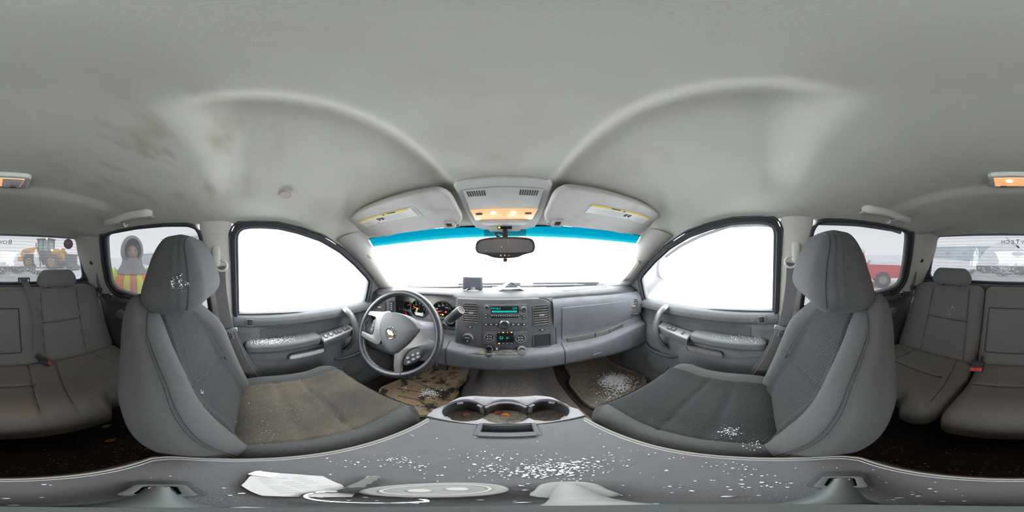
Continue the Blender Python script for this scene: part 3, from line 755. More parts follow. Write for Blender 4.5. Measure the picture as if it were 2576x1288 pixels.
# rows of keys
for i in range(7):
    a, b = S(1238+i*11.0, 793); slab('preset_key', sp3(a, b), SU, SV, rrect(.0185, .010, .0015), .004, .008, M_black, radio, bev=.001)
    slab('key_mark', sp3(a, b), SU, SV, rrect(.0075 if i % 2 else .0085, .0022, .0005), .008, .0084, M_mark, radio, bev=0)
    if i: slab('key_mark', sp3(a-.010, b), SU, SV, rrect(.0016, .007, .0005), .006, .0088, M_mark, radio, bev=0)
for px, py in ((1223, 791), (1223, 798), (1318, 794), (1318, 800)):
    a, b = S(px, py); slab('side_key', sp3(a, b), SU, SV, rrect(.018, .009, .0015), .004, .008, M_black, radio, bev=.001)
    slab('key_mark', sp3(a, b), SU, SV, rrect(.008, .002, .0005), .008, .0084, M_mark, radio, bev=0)
a, b = S(1270, 798); slab('disc_slot', sp3(a, b), SU, SV, rrect(.126, .005, .002), .004, .0058, M_screen, radio, bev=0)
for px in (1223, 1236, 1249, 1291, 1304, 1318):
    a, b = S(px, 814.5); slab('audio_key', sp3(a, b), SU, SV, rrect(.021, .014, .002), .004, .008, M_black, radio, bev=.001)
    slab('key_mark', sp3(a, b+.001), SU, SV, rrect(.009, .0022, .0005), .008, .0084, M_mark, radio, bev=0)
    slab('key_mark', sp3(a, b-.003), SU, SV, rrect(.007, .002, .0005), .008, .0084, M_mark, radio, bev=0)
# climate control
c1 = S(1271, 849.5)
clim = slab('climate_panel', sp3(*c1), SU, SV, rrect(.206, .073, .005), -.01, .004, M_stack, dash, bev=.002)
for px, py in ((1231.5, 847), (1309, 850)):
    a, b = S(px, py); o = sp3(a, b)
    dl = lathe('climate_dial', o, SN, [(.0235,.003),(.0235,.010),(.022,.0115),(.0195,.010),(0,.010)], M_black, clim, n=28)
    lathe('dial_ring', o, SN, [(.0238,.009),(.0238,.012),(.0205,.012),(.0203,.009)], M_chrome, dl, n=28)
    for q in ((-.008,.007),(.008,.007),(-.008,-.007),(.008,-.007)): slab('dial_mark', sp3(a+q[0], b+q[1]), SU, SV, rrect(.005,.005,.001), .010, .0105, M_mark if q[0]*q[1] > 0 or True else M_redlamp, dl, bev=0)
    for q in ((0,.008),(0,-.008)): slab('dial_divider', sp3(a+q[0], b+q[1]), SU, SV, rrect(.0012,.010,.0003), .010, .0105, M_mark, dl, bev=0)
a, b = S(1271, 849)
slab('climate_display', sp3(a, b), SU, SV, rrect(.076, .052, .003), .003, .0052, M_screen, clim, bev=0)
text('climate_text', '22', sp3(a-.018, b+.000, .0056), SU, SV, .019, M_teal, clim)
tube('fan_mark', [sp3(a+.004, b-.002, .0058), sp3(a+.010, b-.004, .0058), sp3(a+.014, b+.003, .0058)], .0014, M_teal, clim, n=5)
slab('fan_mark', sp3(a+.007, b+.004), SU, SV, rrect(.003,.003,.001), .0052, .0058, M_teal, clim, bev=0)
for i in range(4):
    o_ = sp3(a-.028+i*.019, b+.031); k_ = slab('climate_key', o_, SU, SV, rrect(.017, .008, .0015), .003, .007, M_black, clim, bev=.001)
    slab('key_lamp', o_, SU, SV, rrect(.006,.005,.002), .007, .0076, M_amber if i in (1, 3) else M_mark, k_, bev=0)
    o_ = sp3(a-.028+i*.019, b-.031); k_ = slab('climate_key', o_, SU, SV, rrect(.017, .008, .0015), .003, .007, M_black, clim, bev=.001)
    slab('key_lamp', o_, SU, SV, rrect(.006 if i == 0 else .008, .005 if i == 0 else .002, .001), .007, .0076, M_amber if i == 0 else M_mark, k_, bev=0)
# four wheel drive selector knob
a, b = S(1177, 850); o = sp3(a, b)
kd = lathe('drive_selector', o, SN, [(.025,0),(.024,.014),(.022,.017),(.018,.017),(0,.0165)], M_black, dash, n=26)
lathe('selector_ring', o, SN, [(.0258,0),(.0258,.006),(.024,.008)], M_bezel, kd, n=26)
for i in range(4): slab('selector_mark', sp3(a-.010+i*.0065, b+.008-.0006*(i-1.5)**2), SU, SV, rrect(.0042,.004,.0005), .017, .0175, M_mark, kd, bev=0)
slab('selector_mark', sp3(a+.002, b-.010), SU, SV, rrect(.005,.006,.001), .0165, .0172, M_mark, kd, bev=0)
# storage cubby right of the climate panel
a, b = S(1364, 858)
slab('cubby', sp3(a, b), SU, SV, rrect(.078, .078, .006), -.001, .0012, M_black, dash, bev=0)
ring('cubby_rim', sp3(a, b), SU, SV, rrect(.078, .080, .006), rrect(.085, .087, .008), -.002, .005, M_stack, dash, bev=.001)
slab('cubby_floor', sp3(a, b-.030), SU, nrm(SV*.5+SN), [(-.037,-.004),(.037,-.004),(.034,.012),(-.034,.012)], 0, .002, M_hump, dash, bev=0)
# ---- passenger panel, glove box
def passp(x):
    yb = ybrow(x)
    return [(yb-.010, zcrest(x)-.032), (yb-.026, -.240), (yb-.033, -.268), (yb-.032, -.32), (yb-.026, -.38), (yb-.022, -.43+.05*sst(.4,.7,x)), (yb-.030, -.455+.05*sst(.4,.7,x)), (yb-.045, -.485+.05*sst(.4,.7,x))]
loft('passenger_panel', [crom([A(x, y, z) for y, z in passp(x)], 5) for x in np.linspace(.228, .735, 40)], M_dash, dash, closed=False, cap=False, smooth=55)
gx = np.linspace(.272, .615, 40)
def gdoor(x, t, e):
    r = crom([A(x, y, z) for y, z in passp(x)], 5); z0 = -.262; z1 = -.452+.05*sst(.4,.7,x)
    zz = lerp(z0, z1, t); yy = np.interp(-zz, [-q[2] for q in r], [q[1] for q in r])
    return A(x, yy-e, zz)
gv = []
for x in gx: gv.append([gdoor(x, 0, -.004)]+[gdoor(x, t, .0045) for t in np.linspace(0.01, .99, 16)]+[gdoor(x, 1, -.004)])
gv = [[q+A(0,.0085,0) for q in gv[0]]]+gv+[[q+A(0,.0085,0) for q in gv[-1]]]
gb = loft('glove_box_door', gv, M_dash, dash, closed=False, cap=False, smooth=45, label='glove box door with a silver strip')
def pts_on(pxs, e): 
    o = []
    for px, py in pxs:
        p = U(px, py, y=.73)
        for _ in range(12): p = U(px, py, y=gdoor(np.clip(p[0], .25, .66), np.clip((p[2]+.262)/(-.19), 0, 1), e)[1])
        o.append(p)
    return o
# silver strip in three lengths
segs = [((1428.5,861),(1496,848)), ((1499,847.3),(1532,838.5)), ((1534,838),(1567,822.5))]
for q0, q1 in segs:
    m_ = [(lerp(q0[0], q1[0], t), lerp(q0[1], q1[1], t)) for t in np.linspace(0, 1, 8)]
    lo = pts_on(m_, .011); hi = pts_on([(a_, b_-lerp(9.5, 8.5, (a_-1428)/140)) for a_, b_ in m_], .011)
    v = []; 
    for l_, h_ in zip(lo, hi):
        v += [l_+A(0,.012,0), l_, h_, h_+A(0,.012,0)]
    f = [(4*i+k, 4*i+k+1, 4*i+5+k, 4*i+4+k) for i in range(7) for k in range(3)]
    sbar = mk('silver_strip', v, f, M_silver, gb, bev=.0015)
    tube('strip_highlight', [h_+A(0,-.001,0) for h_ in hi], .0018, M_silver, gb, n=6)
# end vents
def endvent(left):
    if left: O = A(-.688,.712,-.318); N = nrm(A(.42,-1,.12))
    else: O = A(.668,.672,-.312); N = nrm(A(-.62,-1,.10))
    Ux, V, N = frame_of(N); vent(0, 0, .064 if left else .060, .098, O, Ux, V, dash, 9, .0)
endvent(True); endvent(False)
# driver side: end panel with headlamp switch, gauge panel
slab('left_end_panel', A(-.675,.725,-.315), nrm(A(1,.42,0)), A(0,0,1), rrect(.15,.17,.02), -.03, -.001, M_dash, dash, bev=.006)
slab('right_end_panel', A(.675,.685,-.30), nrm(A(1,-.62,0)), A(0,0,1), rrect(.12,.15,.03), -.03, -.001, M_dash, dash, bev=.008)
o_ = A(-.622,.742,-.30); u_ = nrm(A(1,.42,0))
hs = slab('headlamp_switch', o_, u_, A(0,0,1), rrect(.026,.072,.006), 0, .006, M_black, dash, bev=.002)
for i in range(4): slab('switch_mark', o_+A(0,0,-.02+i*.013), u_, A(0,0,1), rrect(.008,.004,.001), .006, .0066, M_mark, hs, bev=0)
CY = .835
CO = A(0, CY, -.30); CU = A(1,0,0); CVv = nrm(A(0,.12,1)); CN = np.cross(CU, CVv)
def CL(px, py):
    p = U(px, py, n=CN, d=CN@CO)-CO
    return p@CU, p@CVv
def c3(a, b, e=0): return CO+CU*a+CVv*b+CN*e
slab('gauge_panel', CO, CU, CVv, [(-.645,-.125),(-.27,-.125),(-.228,-.105),(-.222,.02),(-.25,.095),(-.60,.105),(-.645,.06)], -.03, 0, M_bezel, dash, bev=.008)
def gauge(px, py, r, par, needle, marks, nums=None, lit=None):
    a, b = CL(px, py); o = c3(a, b)
    g = lathe('gauge', o, CN, [(r,-.005),(r,.012),(r*.95,.014),(r*.92,.010),(r*.91,.002),(0,.002)], M_gauge, par, n=36, smooth=30)
    lathe('gauge_rim', o, CN, [(r*1.02,.0),(r*1.02,.013),(r*.97,.016),(r*.93,.013)], M_silver, g, n=36)
    for t in marks: slab('gauge_tick', c3(a+r*.80*math.cos(t), b+r*.80*math.sin(t)), np.cos(t)*CU+np.sin(t)*CVv, -np.sin(t)*CU+np.cos(t)*CVv, rrect(r*.13, r*.04, r*.01), .002, .003, M_mark, g, bev=0)
    if nums:
        for s_, t in nums: text('gauge_number', s_, c3(a+r*.58*math.cos(t), b+r*.58*math.sin(t), .003), CU, CVv, r*.24, M_mark, g)
    t = needle; tube('needle', [c3(a-r*.1*math.cos(t), b-r*.1*math.sin(t), .006), c3(a+r*.78*math.cos(t), b+r*.78*math.sin(t), .006)], r*.035, M_redlamp, g, n=5)
    lathe('needle_hub', o, CN, [(r*.12,.002),(r*.12,.008),(r*.08,.010),(0,.010)], M_black, g, n=14)
    return g, a, b
ar_ = [R(225-i*33.75) for i in range(9)]
g1, a, b = gauge(1055.5, 776, .056, dash, R(170), ar_, [(str(i), R(225-i*45)) for i in range(7)])
slab('gauge_screen', c3(a, b-.036), CU, CVv, rrect(.055, .020, .003), .002, .003, M_label, g1, bev=0)
slab('warning_lamp', c3(a-.016, b-.006), CU, CVv, rrect(.010,.007,.002), .002, .0032, M_amber, g1, bev=0)
slab('warning_lamp', c3(a-.018, b-.018), CU, CVv, rrect(.008,.006,.002), .002, .0032, M_amber, g1, bev=0)
g2, a, b = gauge(1112.5, 782, .058, dash, R(192), ar_, [(s_, R(205-i*41)) for i, s_ in enumerate(['20','40','60','80','100'])])
slab('warning_lamp', c3(a+.022, b-.004), CU, CVv, rrect(.011,.009,.003), .002, .0034, M_redlamp, g2, bev=0)
slab('warning_lamp', c3(a+.004, b-.022), CU, CVv, rrect(.010,.008,.003), .002, .0034, M_amber, g2, bev=0)
slab('warning_lamp', c3(a-.010, b-.022), CU, CVv, rrect(.007,.006,.002), .002, .0034, M_redlamp, g2, bev=0)
slab('gauge_screen', c3(a, b-.042), CU, CVv, rrect(.048,.016,.003), .002, .003, mat('grey_lcd', (.10,.16,.15), .3), g2, bev=0)
for px, py, t in ((1027, 768, .6), (1026, 792, 2.5), (1138, 811, .8), (1142, 784, .5)):
    gauge(px, py, .027, dash, t, [R(210-i*48) for i in range(6)])
for px, py in ((1010,765),(1010,789)):
    a, b = CL(px, py); slab('gauge_recess', c3(a, b), CU, CVv, circ(.038, 24, .024), 0, .0015, M_matd if False else M_stack, dash, bev=0)
# knee bolster under everything
def kneep(x):
    c = .69-.055*sst(.28,.72,abs(x))+.0*x; up = .05*sst(.35,.7,x)+.02*sst(-.1,-.3,x)
    return [(.80, -.450+up), (c+.045, -.468+up), (c+.010, -.480+up), (c-.004, -.500+up), (c-.006, -.545), (c+.005, -.585), (c+.05, -.612), (.85, -.640), (1.0, -.62)]
def kneez(x): return crom([A(x, y, z) for y, z in kneep(x)], 5)
loft('knee_bolster', [kneez(x) for x in np.linspace(-.735, .735, 80)], M_dash, dash, closed=False, cap=False, smooth=55)
for xx in (.262, -.262):
    tube('bolster_joint', [p+A(0,-.0005,0) for p in crom([A(xx, y, z) for y, z in kneep(xx)], 5)[4:34]], .0022, M_black, dash, n=5)
tube('lower_strip', [A(.40,.672,-.552)+A(t*.05,-.004*t,.010*t) for t in np.linspace(0,1,6)], .008, M_dash, dash, n=6, r2=.004)
# steering column surround panel on the driver's side
slab('column_panel', A(-.41,.775,-.47), A(1,0,0), nrm(A(0,.25,1)), rrect(.42,.12,.02), -.05, .0, M_dash, dash, bev=.01)
slab('dusty_shelf', A(-.06,.712,-.4765), A(1,0,0), A(0,1,.28), [(-.17,-.018),(.11,-.018),(.12,.05),(-.17,.05)], 0, .002, mat('dust', (.15,.135,.105), .95, noise=.4, nscale=50, col2=(.06,.058,.055), mscale=14, mlo=.45, mhi=.6), dash, bev=0)
# power outlets
for px, py, open_ in ((1229.5, 877, True), (1313, 880, False)):
    p = U(px, py, y=.712)
    so_ = lathe('power_outlet', p, A(0,-1,.25), [(.019,-.02),(.019,.004),(.0185,.007),(.0145,.008),(.013,.003),(.0,-.010 if open_ else .006)], M_chrome if open_ else M_bezel, dash, n=26)
    lathe('outlet_socket', p, A(0,-1,.25), [(.013,-.005),(.013,.0035),(0,.0035 if open_ else .0068)], M_screen if open_ else M_black, so_, n=20)
    q = U(px+.5, py+14 if open_ else py+7, y=.70); lathe('outlet_cap', q, A(0,-.8,.6), [(.0165,0),(.0165,.004),(.013,.006),(0,.004)], M_black if open_ else M_stack, dash, n=22)
p = U(1250, 876, y=.728); slab('traction_switch', p, A(1,0,0), nrm(A(0,.2,1)), rrect(.028,.024,.003), 0, .006, M_black, dash, bev=.002)
slab('switch_mark', p+A(0,-.006,0), A(1,0,0), nrm(A(0,.2,1)), rrect(.007,.011,.001), 0, .001, M_mark, dash, bev=0)
p = U(1280, 876, y=.730); slab('tray_slot', p, A(1,0,0), nrm(A(0,.2,1)), rrect(.070,.024,.004), -.001, .003, M_black, dash, bev=.001)
p = U(1147, 874, y=.72); slab('brake_release', p, A(1,0,0), nrm(A(0,.5,1)), rrect(.045,.022,.004), 0, .006, M_black, dash, bev=.002)

# ------------------------------------------------------------------ steering wheel
TI = R(25); CW = A(-.40,.50,-.325); WN = A(0,-math.cos(TI),math.sin(TI)); WU = A(1,0,0); WV = A(0,math.sin(TI),math.cos(TI))
def w3(a, b, e=0): return CW+WU*a+WV*b+WN*e
whl = thing('steering_wheel', 'black leather steering wheel with silver spokes and a worn rim', 'steering wheel', CW)
M_leather = mat('worn_leather', (.024,.025,.032), .38, noise=.2, nscale=40, bump=.15, bscale=500, col2=(.20,.20,.22), mscale=5.5, mlo=.60, mhi=.70, spec=.5)
RR_ = .185
rim = tube('rim', [w3(RR_*math.cos(t), RR_*math.sin(t)) for t in np.linspace(0, 2*PI, 97)[:-1]], .0165, M_leather, whl, n=16, closed=True, up=WN, r2=.0145)
for deg in (5, 175, 215, -62, -118):
    t = R(deg); c_ = w3(RR_*math.cos(t), RR_*math.sin(t)); rad = nrm(w3(math.cos(t), math.sin(t))-CW)
    tube('rim_joint', [c_+(rad*math.cos(q)*.0150+WN*math.sin(q)*.0170) for q in np.linspace(0, 2*PI, 21)[:-1]], .0010, M_black, rim, n=5, closed=True)
# lacing along the inside
lc = MB()
for a0, a1 in ((186, 262), (150, 176)):
    for t in np.linspace(R(a0), R(a1), int((a1-a0)/2.2)):
        c_ = w3((RR_-.0150)*math.cos(t), (RR_-.0150)*math.sin(t), .004); tg = nrm(-math.sin(t)*WU+math.cos(t)*WV); rad = math.cos(t)*WU+math.sin(t)*WV
        v_, f_ = tubev([c_-tg*.0012-rad*.002, c_+tg*.0012+rad*.003], .0008, 4); lc.add(v_, f_)
lc.build('lacing', M_mark, rim, kind='stuff')
# airbag cover
hub = [(-.055,.080),(-.02,.090),(.03,.088),(.075,.072),(.100,.052),(.106,.040),(.090,.005),(.070,-.030),(.048,-.065),(.034,-.080),(.018,-.082),(-.010,-.070),(-.040,-.050),(-.062,-.020),(-.074,.015),(-.076,.045),(-.070,.070)]
hub = [tuple(p[:2]) for p in crom([A(a, b, 0) for a, b in hub], 4, closed=True)]
hv = []
for sc, e in ((1.0,-.03),(1.0,.012),(.985,.019),(.93,.024),(.7,.028),(.35,.030)): hv.append([w3(a*sc, b*sc, e) for a, b in hub])
hubo = loft('airbag_cover', hv, M_stack, whl, closed=True, cap=True, smooth=60)
em = lathe('emblem_ring', w3(0,0,.030), WN, [(.0265,-.006),(.0265,.001),(.0245,.003),(.0225,.0015),(.0222,-.001)], M_chrome, hubo, n=32)
lathe('emblem_disc', w3(0,0,.029), WN, [(.0225,-.004),(.0222,.0015),(0,.0015)], M_black, hubo, n=32)
er = R(-20); eu = WU*math.cos(er)+WV*math.sin(er); ev = -WU*math.sin(er)+WV*math.cos(er)
bow = [(-.0185,-.0005),(-.0175,-.0058),(-.0062,-.0058),(-.0072,-.0098),(.0058,-.0098),(.0068,-.0058),(.0175,-.0058),(.0188,.0005),(.0180,.0058),(.0068,.0058),(.0075,.0098),(-.0055,.0098),(-.0065,.0058),(-.0178,.0058)]
slab('gold_emblem', w3(0,0,.0305), eu, ev, bow, 0, .0025, M_gold, hubo, bev=.0008)
# spokes: a silver frame round a set of buttons on each side
def spoke(outer, inner, name):
    o1 = resamp(outer, 60); o2 = resamp(inner, 60)
    # start both loops at the same bearing
    c = o2.mean(0); f_ = lambda P: np.roll(P, -int(np.argmin(np.abs(np.arctan2(P[:,1]-c[1], P[:,0]-c[0])))), 0)
    s_ = ring(name, CW, WU, WV, f_(o2), f_(o1), -.006, .010, M_silver, whl, bev=.002)
    return s_
sl = spoke([(-.055,.082),(-.10,.072),(-.150,.066),(-.172,.052),(-.168,.036),(-.128,.044),(-.118,.036),(-.112,-.030),(-.118,-.040),(-.160,-.045),(-.165,-.058),(-.140,-.068),(-.09,-.075),(-.048,-.066),(-.060,0)], [(-.070,.040),(-.100,.046),(-.110,.040),(-.118,.030),(-.112,-.028),(-.100,-.040),(-.085,-.040),(-.075,0)], 'spoke') if False else None
def plate2(name, pts, e0, e1, m, par, bev=.003):
    P = [tuple(p[:2]) for p in crom([A(a, b, 0) for a, b in pts], 4, closed=True)]
    return slab(name, CW, WU, WV, P, e0, e1, m, par, bev=bev)
s1 = plate2('spoke', [(-.050,.084),(-.09,.078),(-.145,.068),(-.178,.058),(-.180,.044),(-.150,.044),(-.122,.044),(-.112,.034),(-.106,.0),(-.100,-.030),(-.108,-.042),(-.135,-.044),(-.172,-.046),(-.176,-.062),(-.14,-.070),(-.09,-.074),(-.050,-.066),(-.055,0)], -.004, .012, M_silver, whl)
s2 = plate2('spoke', [(.108,.052),(.125,.038),(.150,.012),(.178,.004),(.178,-.012),(.148,-.016),(.118,-.026),(.098,-.038),(.082,-.056),(.072,-.085),(.072,-.120),(.082,-.165),(.066,-.172),(.048,-.140),(.038,-.105),(.034,-.076),(.060,-.048),(.085,-.010)], -.004, .012, M_silver, whl)
b1 = plate2('button_pod', [(-.106,.040),(-.122,.036),(-.130,.0),(-.124,-.034),(-.104,-.034),(-.104,0)], -.006, .008, M_black, whl)
for i in range(3): slab('spoke_button', w3(-.116, .022-i*.020, .008), WU, WV, rrect(.016,.017,.004), 0, .003, M_stack, b1, bev=.001)
b2 = plate2('button_pod', [(.098,-.042),(.122,-.032),(.140,-.040),(.132,-.075),(.108,-.105),(.082,-.118),(.076,-.092),(.084,-.062)], -.006, .008, M_black, whl)
for i, (a, b) in enumerate(((.090,-.082),(.106,-.064),(.122,-.052),(.098,-.098),(.112,-.080),(.126,-.066))):
    slab('spoke_button', w3(a, b, .008), nrm(WU*.7+WV*.7), nrm(-WU*.7+WV*.7), rrect(.019,.014,.003), 0, .003, M_stack, b2, bev=.001)
    slab('button_mark', w3(a, b, .011), nrm(WU*.7+WV*.7), nrm(-WU*.7+WV*.7), rrect(.007,.004,.001), 0, .0005, M_mark, b2, bev=0)
lathe('wheel_boss', w3(0,0,-.03), -WN, [(.055,-.02),(.055,.03),(.045,.06),(0,.06)], M_black, whl, n=24)

# ------------------------------------------------------------------ steering column with gear lever
colm = thing('steering_column', 'dark grey steering column shroud with a chrome tipped gear lever, behind the wheel', 'steering column', (-.40,.66,-.42))
cd = -WN
def colring(t, w, h): return [CW+cd*t+WU*a+WV*b for a, b in rrect(w, h, .03, 5)]
loft('column_shroud', [colring(.085,.13,.12), colring(.095,.145,.135), colring(.18,.15,.15), colring(.30,.16,.17), colring(.36,.16,.17)], M_dash, colm, smooth=50)
tube('wiper_stalk', [CW+cd*.12+A(-.06,0,0), CW+cd*.12+A(-.14,-.01,.02)], .009, M_black, colm, n=8)
l0 = A(-.300,.700,-.352); l1 = A(-.245,.645,-.297); l2 = A(-.160,.600,-.207)
tube('lever_stem', [l0, lerp(l0, l1, .5), l1], .0075, M_black, colm, n=10)
lv = nrm(l2-l1)
tube('gear_lever', [l1+lv*t for t in (0, .005, .02, .05, .09, .115, .122)], [.010,.015,.0175,.0195,.0205,.0195,.016], M_black, colm, n=16)
gl_n = lv; gu, gv2, gn = frame_of(gl_n, (0,0,1))
ring('lever_cap', l1+lv*.121, gu, gv2, circ(.0115,20,.0145), circ(.0145,20,.0175), -.003, .003, M_silver, colm, bev=.001)
for q in (.030, .038): tube('lever_groove', [l1+lv*q+(gu*math.cos(t)+gv2*math.sin(t))*.0192 for t in np.linspace(0,2*PI,21)[:-1]], .0016, M_dash, colm, n=5, closed=True)
qn = nrm(EYE-(l1+lv*.06)); qn = nrm(qn-lv*(qn@lv)); qu = lv; qv = np.cross(qn, qu)
for i in range(3): slab('lever_mark', l1+lv*.016+qv*(-.007+i*.007)+qn*.0175, qu, qv, rrect(.006,.004,.001), 0, .002, M_mark, colm, bev=0)
slab('lever_button', l1+lv*.082+qn*.0195, qu, qv, rrect(.030,.012,.004), 0, .003, M_black, colm, bev=.001)
tube('tilt_lever', [A(-.285,.62,-.40), A(-.25,.600,-.425), A(-.248,.598,-.445)], .008, M_black, colm, n=8)
# ------------------------------------------------------------------ pedals
bp_ = U(1102, 917, y=.86)
ped = thing('brake_pedal', 'wide ribbed rubber brake pedal under the steering wheel', 'pedal', bp_)
pu, pv_ = nrm(A(1,0,-.05)), nrm(A(0,.55,.85))
slab('pedal_pad', bp_, pu, pv_, rrect(.125,.058,.008), -.012, .004, M_rubber, ped, bev=.003)
for i in range(7): slab('pad_rib', bp_+pv_*(-.022+i*.0073), pu, pv_, rrect(.112,.0032,.001), .003, .0075, M_matd, ped, bev=0)
tube('pedal_arm', [bp_+A(.01,.015,.02), bp_+A(.01,.10,.16), bp_+A(.0,.20,.25)], .010, M_black, ped, n=8)
ap_ = U(1168, 932, y=.84)
ped2 = thing('accelerator_pedal', 'narrow grey accelerator pedal to the right of the brake pedal', 'pedal', ap_)
slab('pedal_pad', ap_, nrm(A(1,-.1,-.1)), nrm(A(.12,.5,.85)), rrect(.045,.105,.012), -.010, .004, M_matd, ped2, bev=.003)
tube('pedal_arm', [ap_+A(.01,.03,.04), ap_+A(.02,.14,.14), ap_+A(.02,.25,.2)], .008, M_black, ped2, n=8)
for i, (px, py) in enumerate(((1086.5, 906), (1096, 908.5))):
    p = U(px, py, y=.80)
    cb = thing('wire_connector', ('white and pink wire connector hanging under the dash left of the other' if i == 0 else 'white and pink wire connector hanging beside the brake pedal arm'), 'connector', p)
    tube('plug', [p, p+A(.006,-.004,-.014)], .0055, M_label, cb, n=8); tube('sleeve', [p+A(.006,-.004,-.014), p+A(.013,-.008,-.028)], .004, mat('pink_sleeve%d' % i, (.65,.22,.20), .6), cb, n=8)
    tube('lead', [p, p+A(-.004,.02,.04), p+A(0,.05,.16)], .002, M_black, cb, n=6)

# ------------------------------------------------------------------ things on the dashboard
pg = U(1190, 738, y=.86); pg[2] = padz(pg[0], pg[1])
gps = thing('navigation_unit', 'small black navigation screen standing on the dashboard', 'navigator', pg)
gN = nrm(EYE-pg+A(0,0,.10)+A(.12,0,0)); gU, gV, gN = frame_of(gN)
lathe('stand_base', pg, A(0,0,1), [(.034,0),(.032,.003),(.016,.006),(.012,.02),(.0,.02)], M_door, gps, n=24)
go = pg+A(0,0,.040)
ro = .05; gU2 = gU*math.cos(ro)-gV*math.sin(ro); gV2 = gV*math.cos(ro)+gU*math.sin(ro)
slab('case', go, gU2, gV2, rrect(.108,.070,.007), -.018, .0, M_black, gps, bev=.003)
slab('screen', go+gU2*.0-gV2*(-.001), gU2, gV2, rrect(.086,.054,.002), 0, .0012, mat('blank_screen', (.035,.038,.048), .18, spec=.5), gps, bev=0)
tube('lead', crom([pg+A(-.01,0,.02), pg+A(-.04,-.03,.006), pg+A(-.055,-.012,.004), pg+A(-.08,.05,.002)], 5), .0016, M_bezel, gps, n=5)
# folded sheet of paper
pp0 = U(1283, 745, y=.86)
zf = padz(0, .9)+.002
def pap(u, w):
    x = lerp(-.055, .105, u); 
    z = zf+.0+.046*math.exp(-((x-.035)/.040)**2)*lerp(1, .5, w)
    return (x-.02*w, lerp(.845, .965, w)-.0, z)
mk_p = surf('folded_paper', pap, np.linspace(0, 1, 30), np.linspace(0, 1, 8), M_white, None, label='white sheet of paper arched up on the dashboard top', cat='paper')
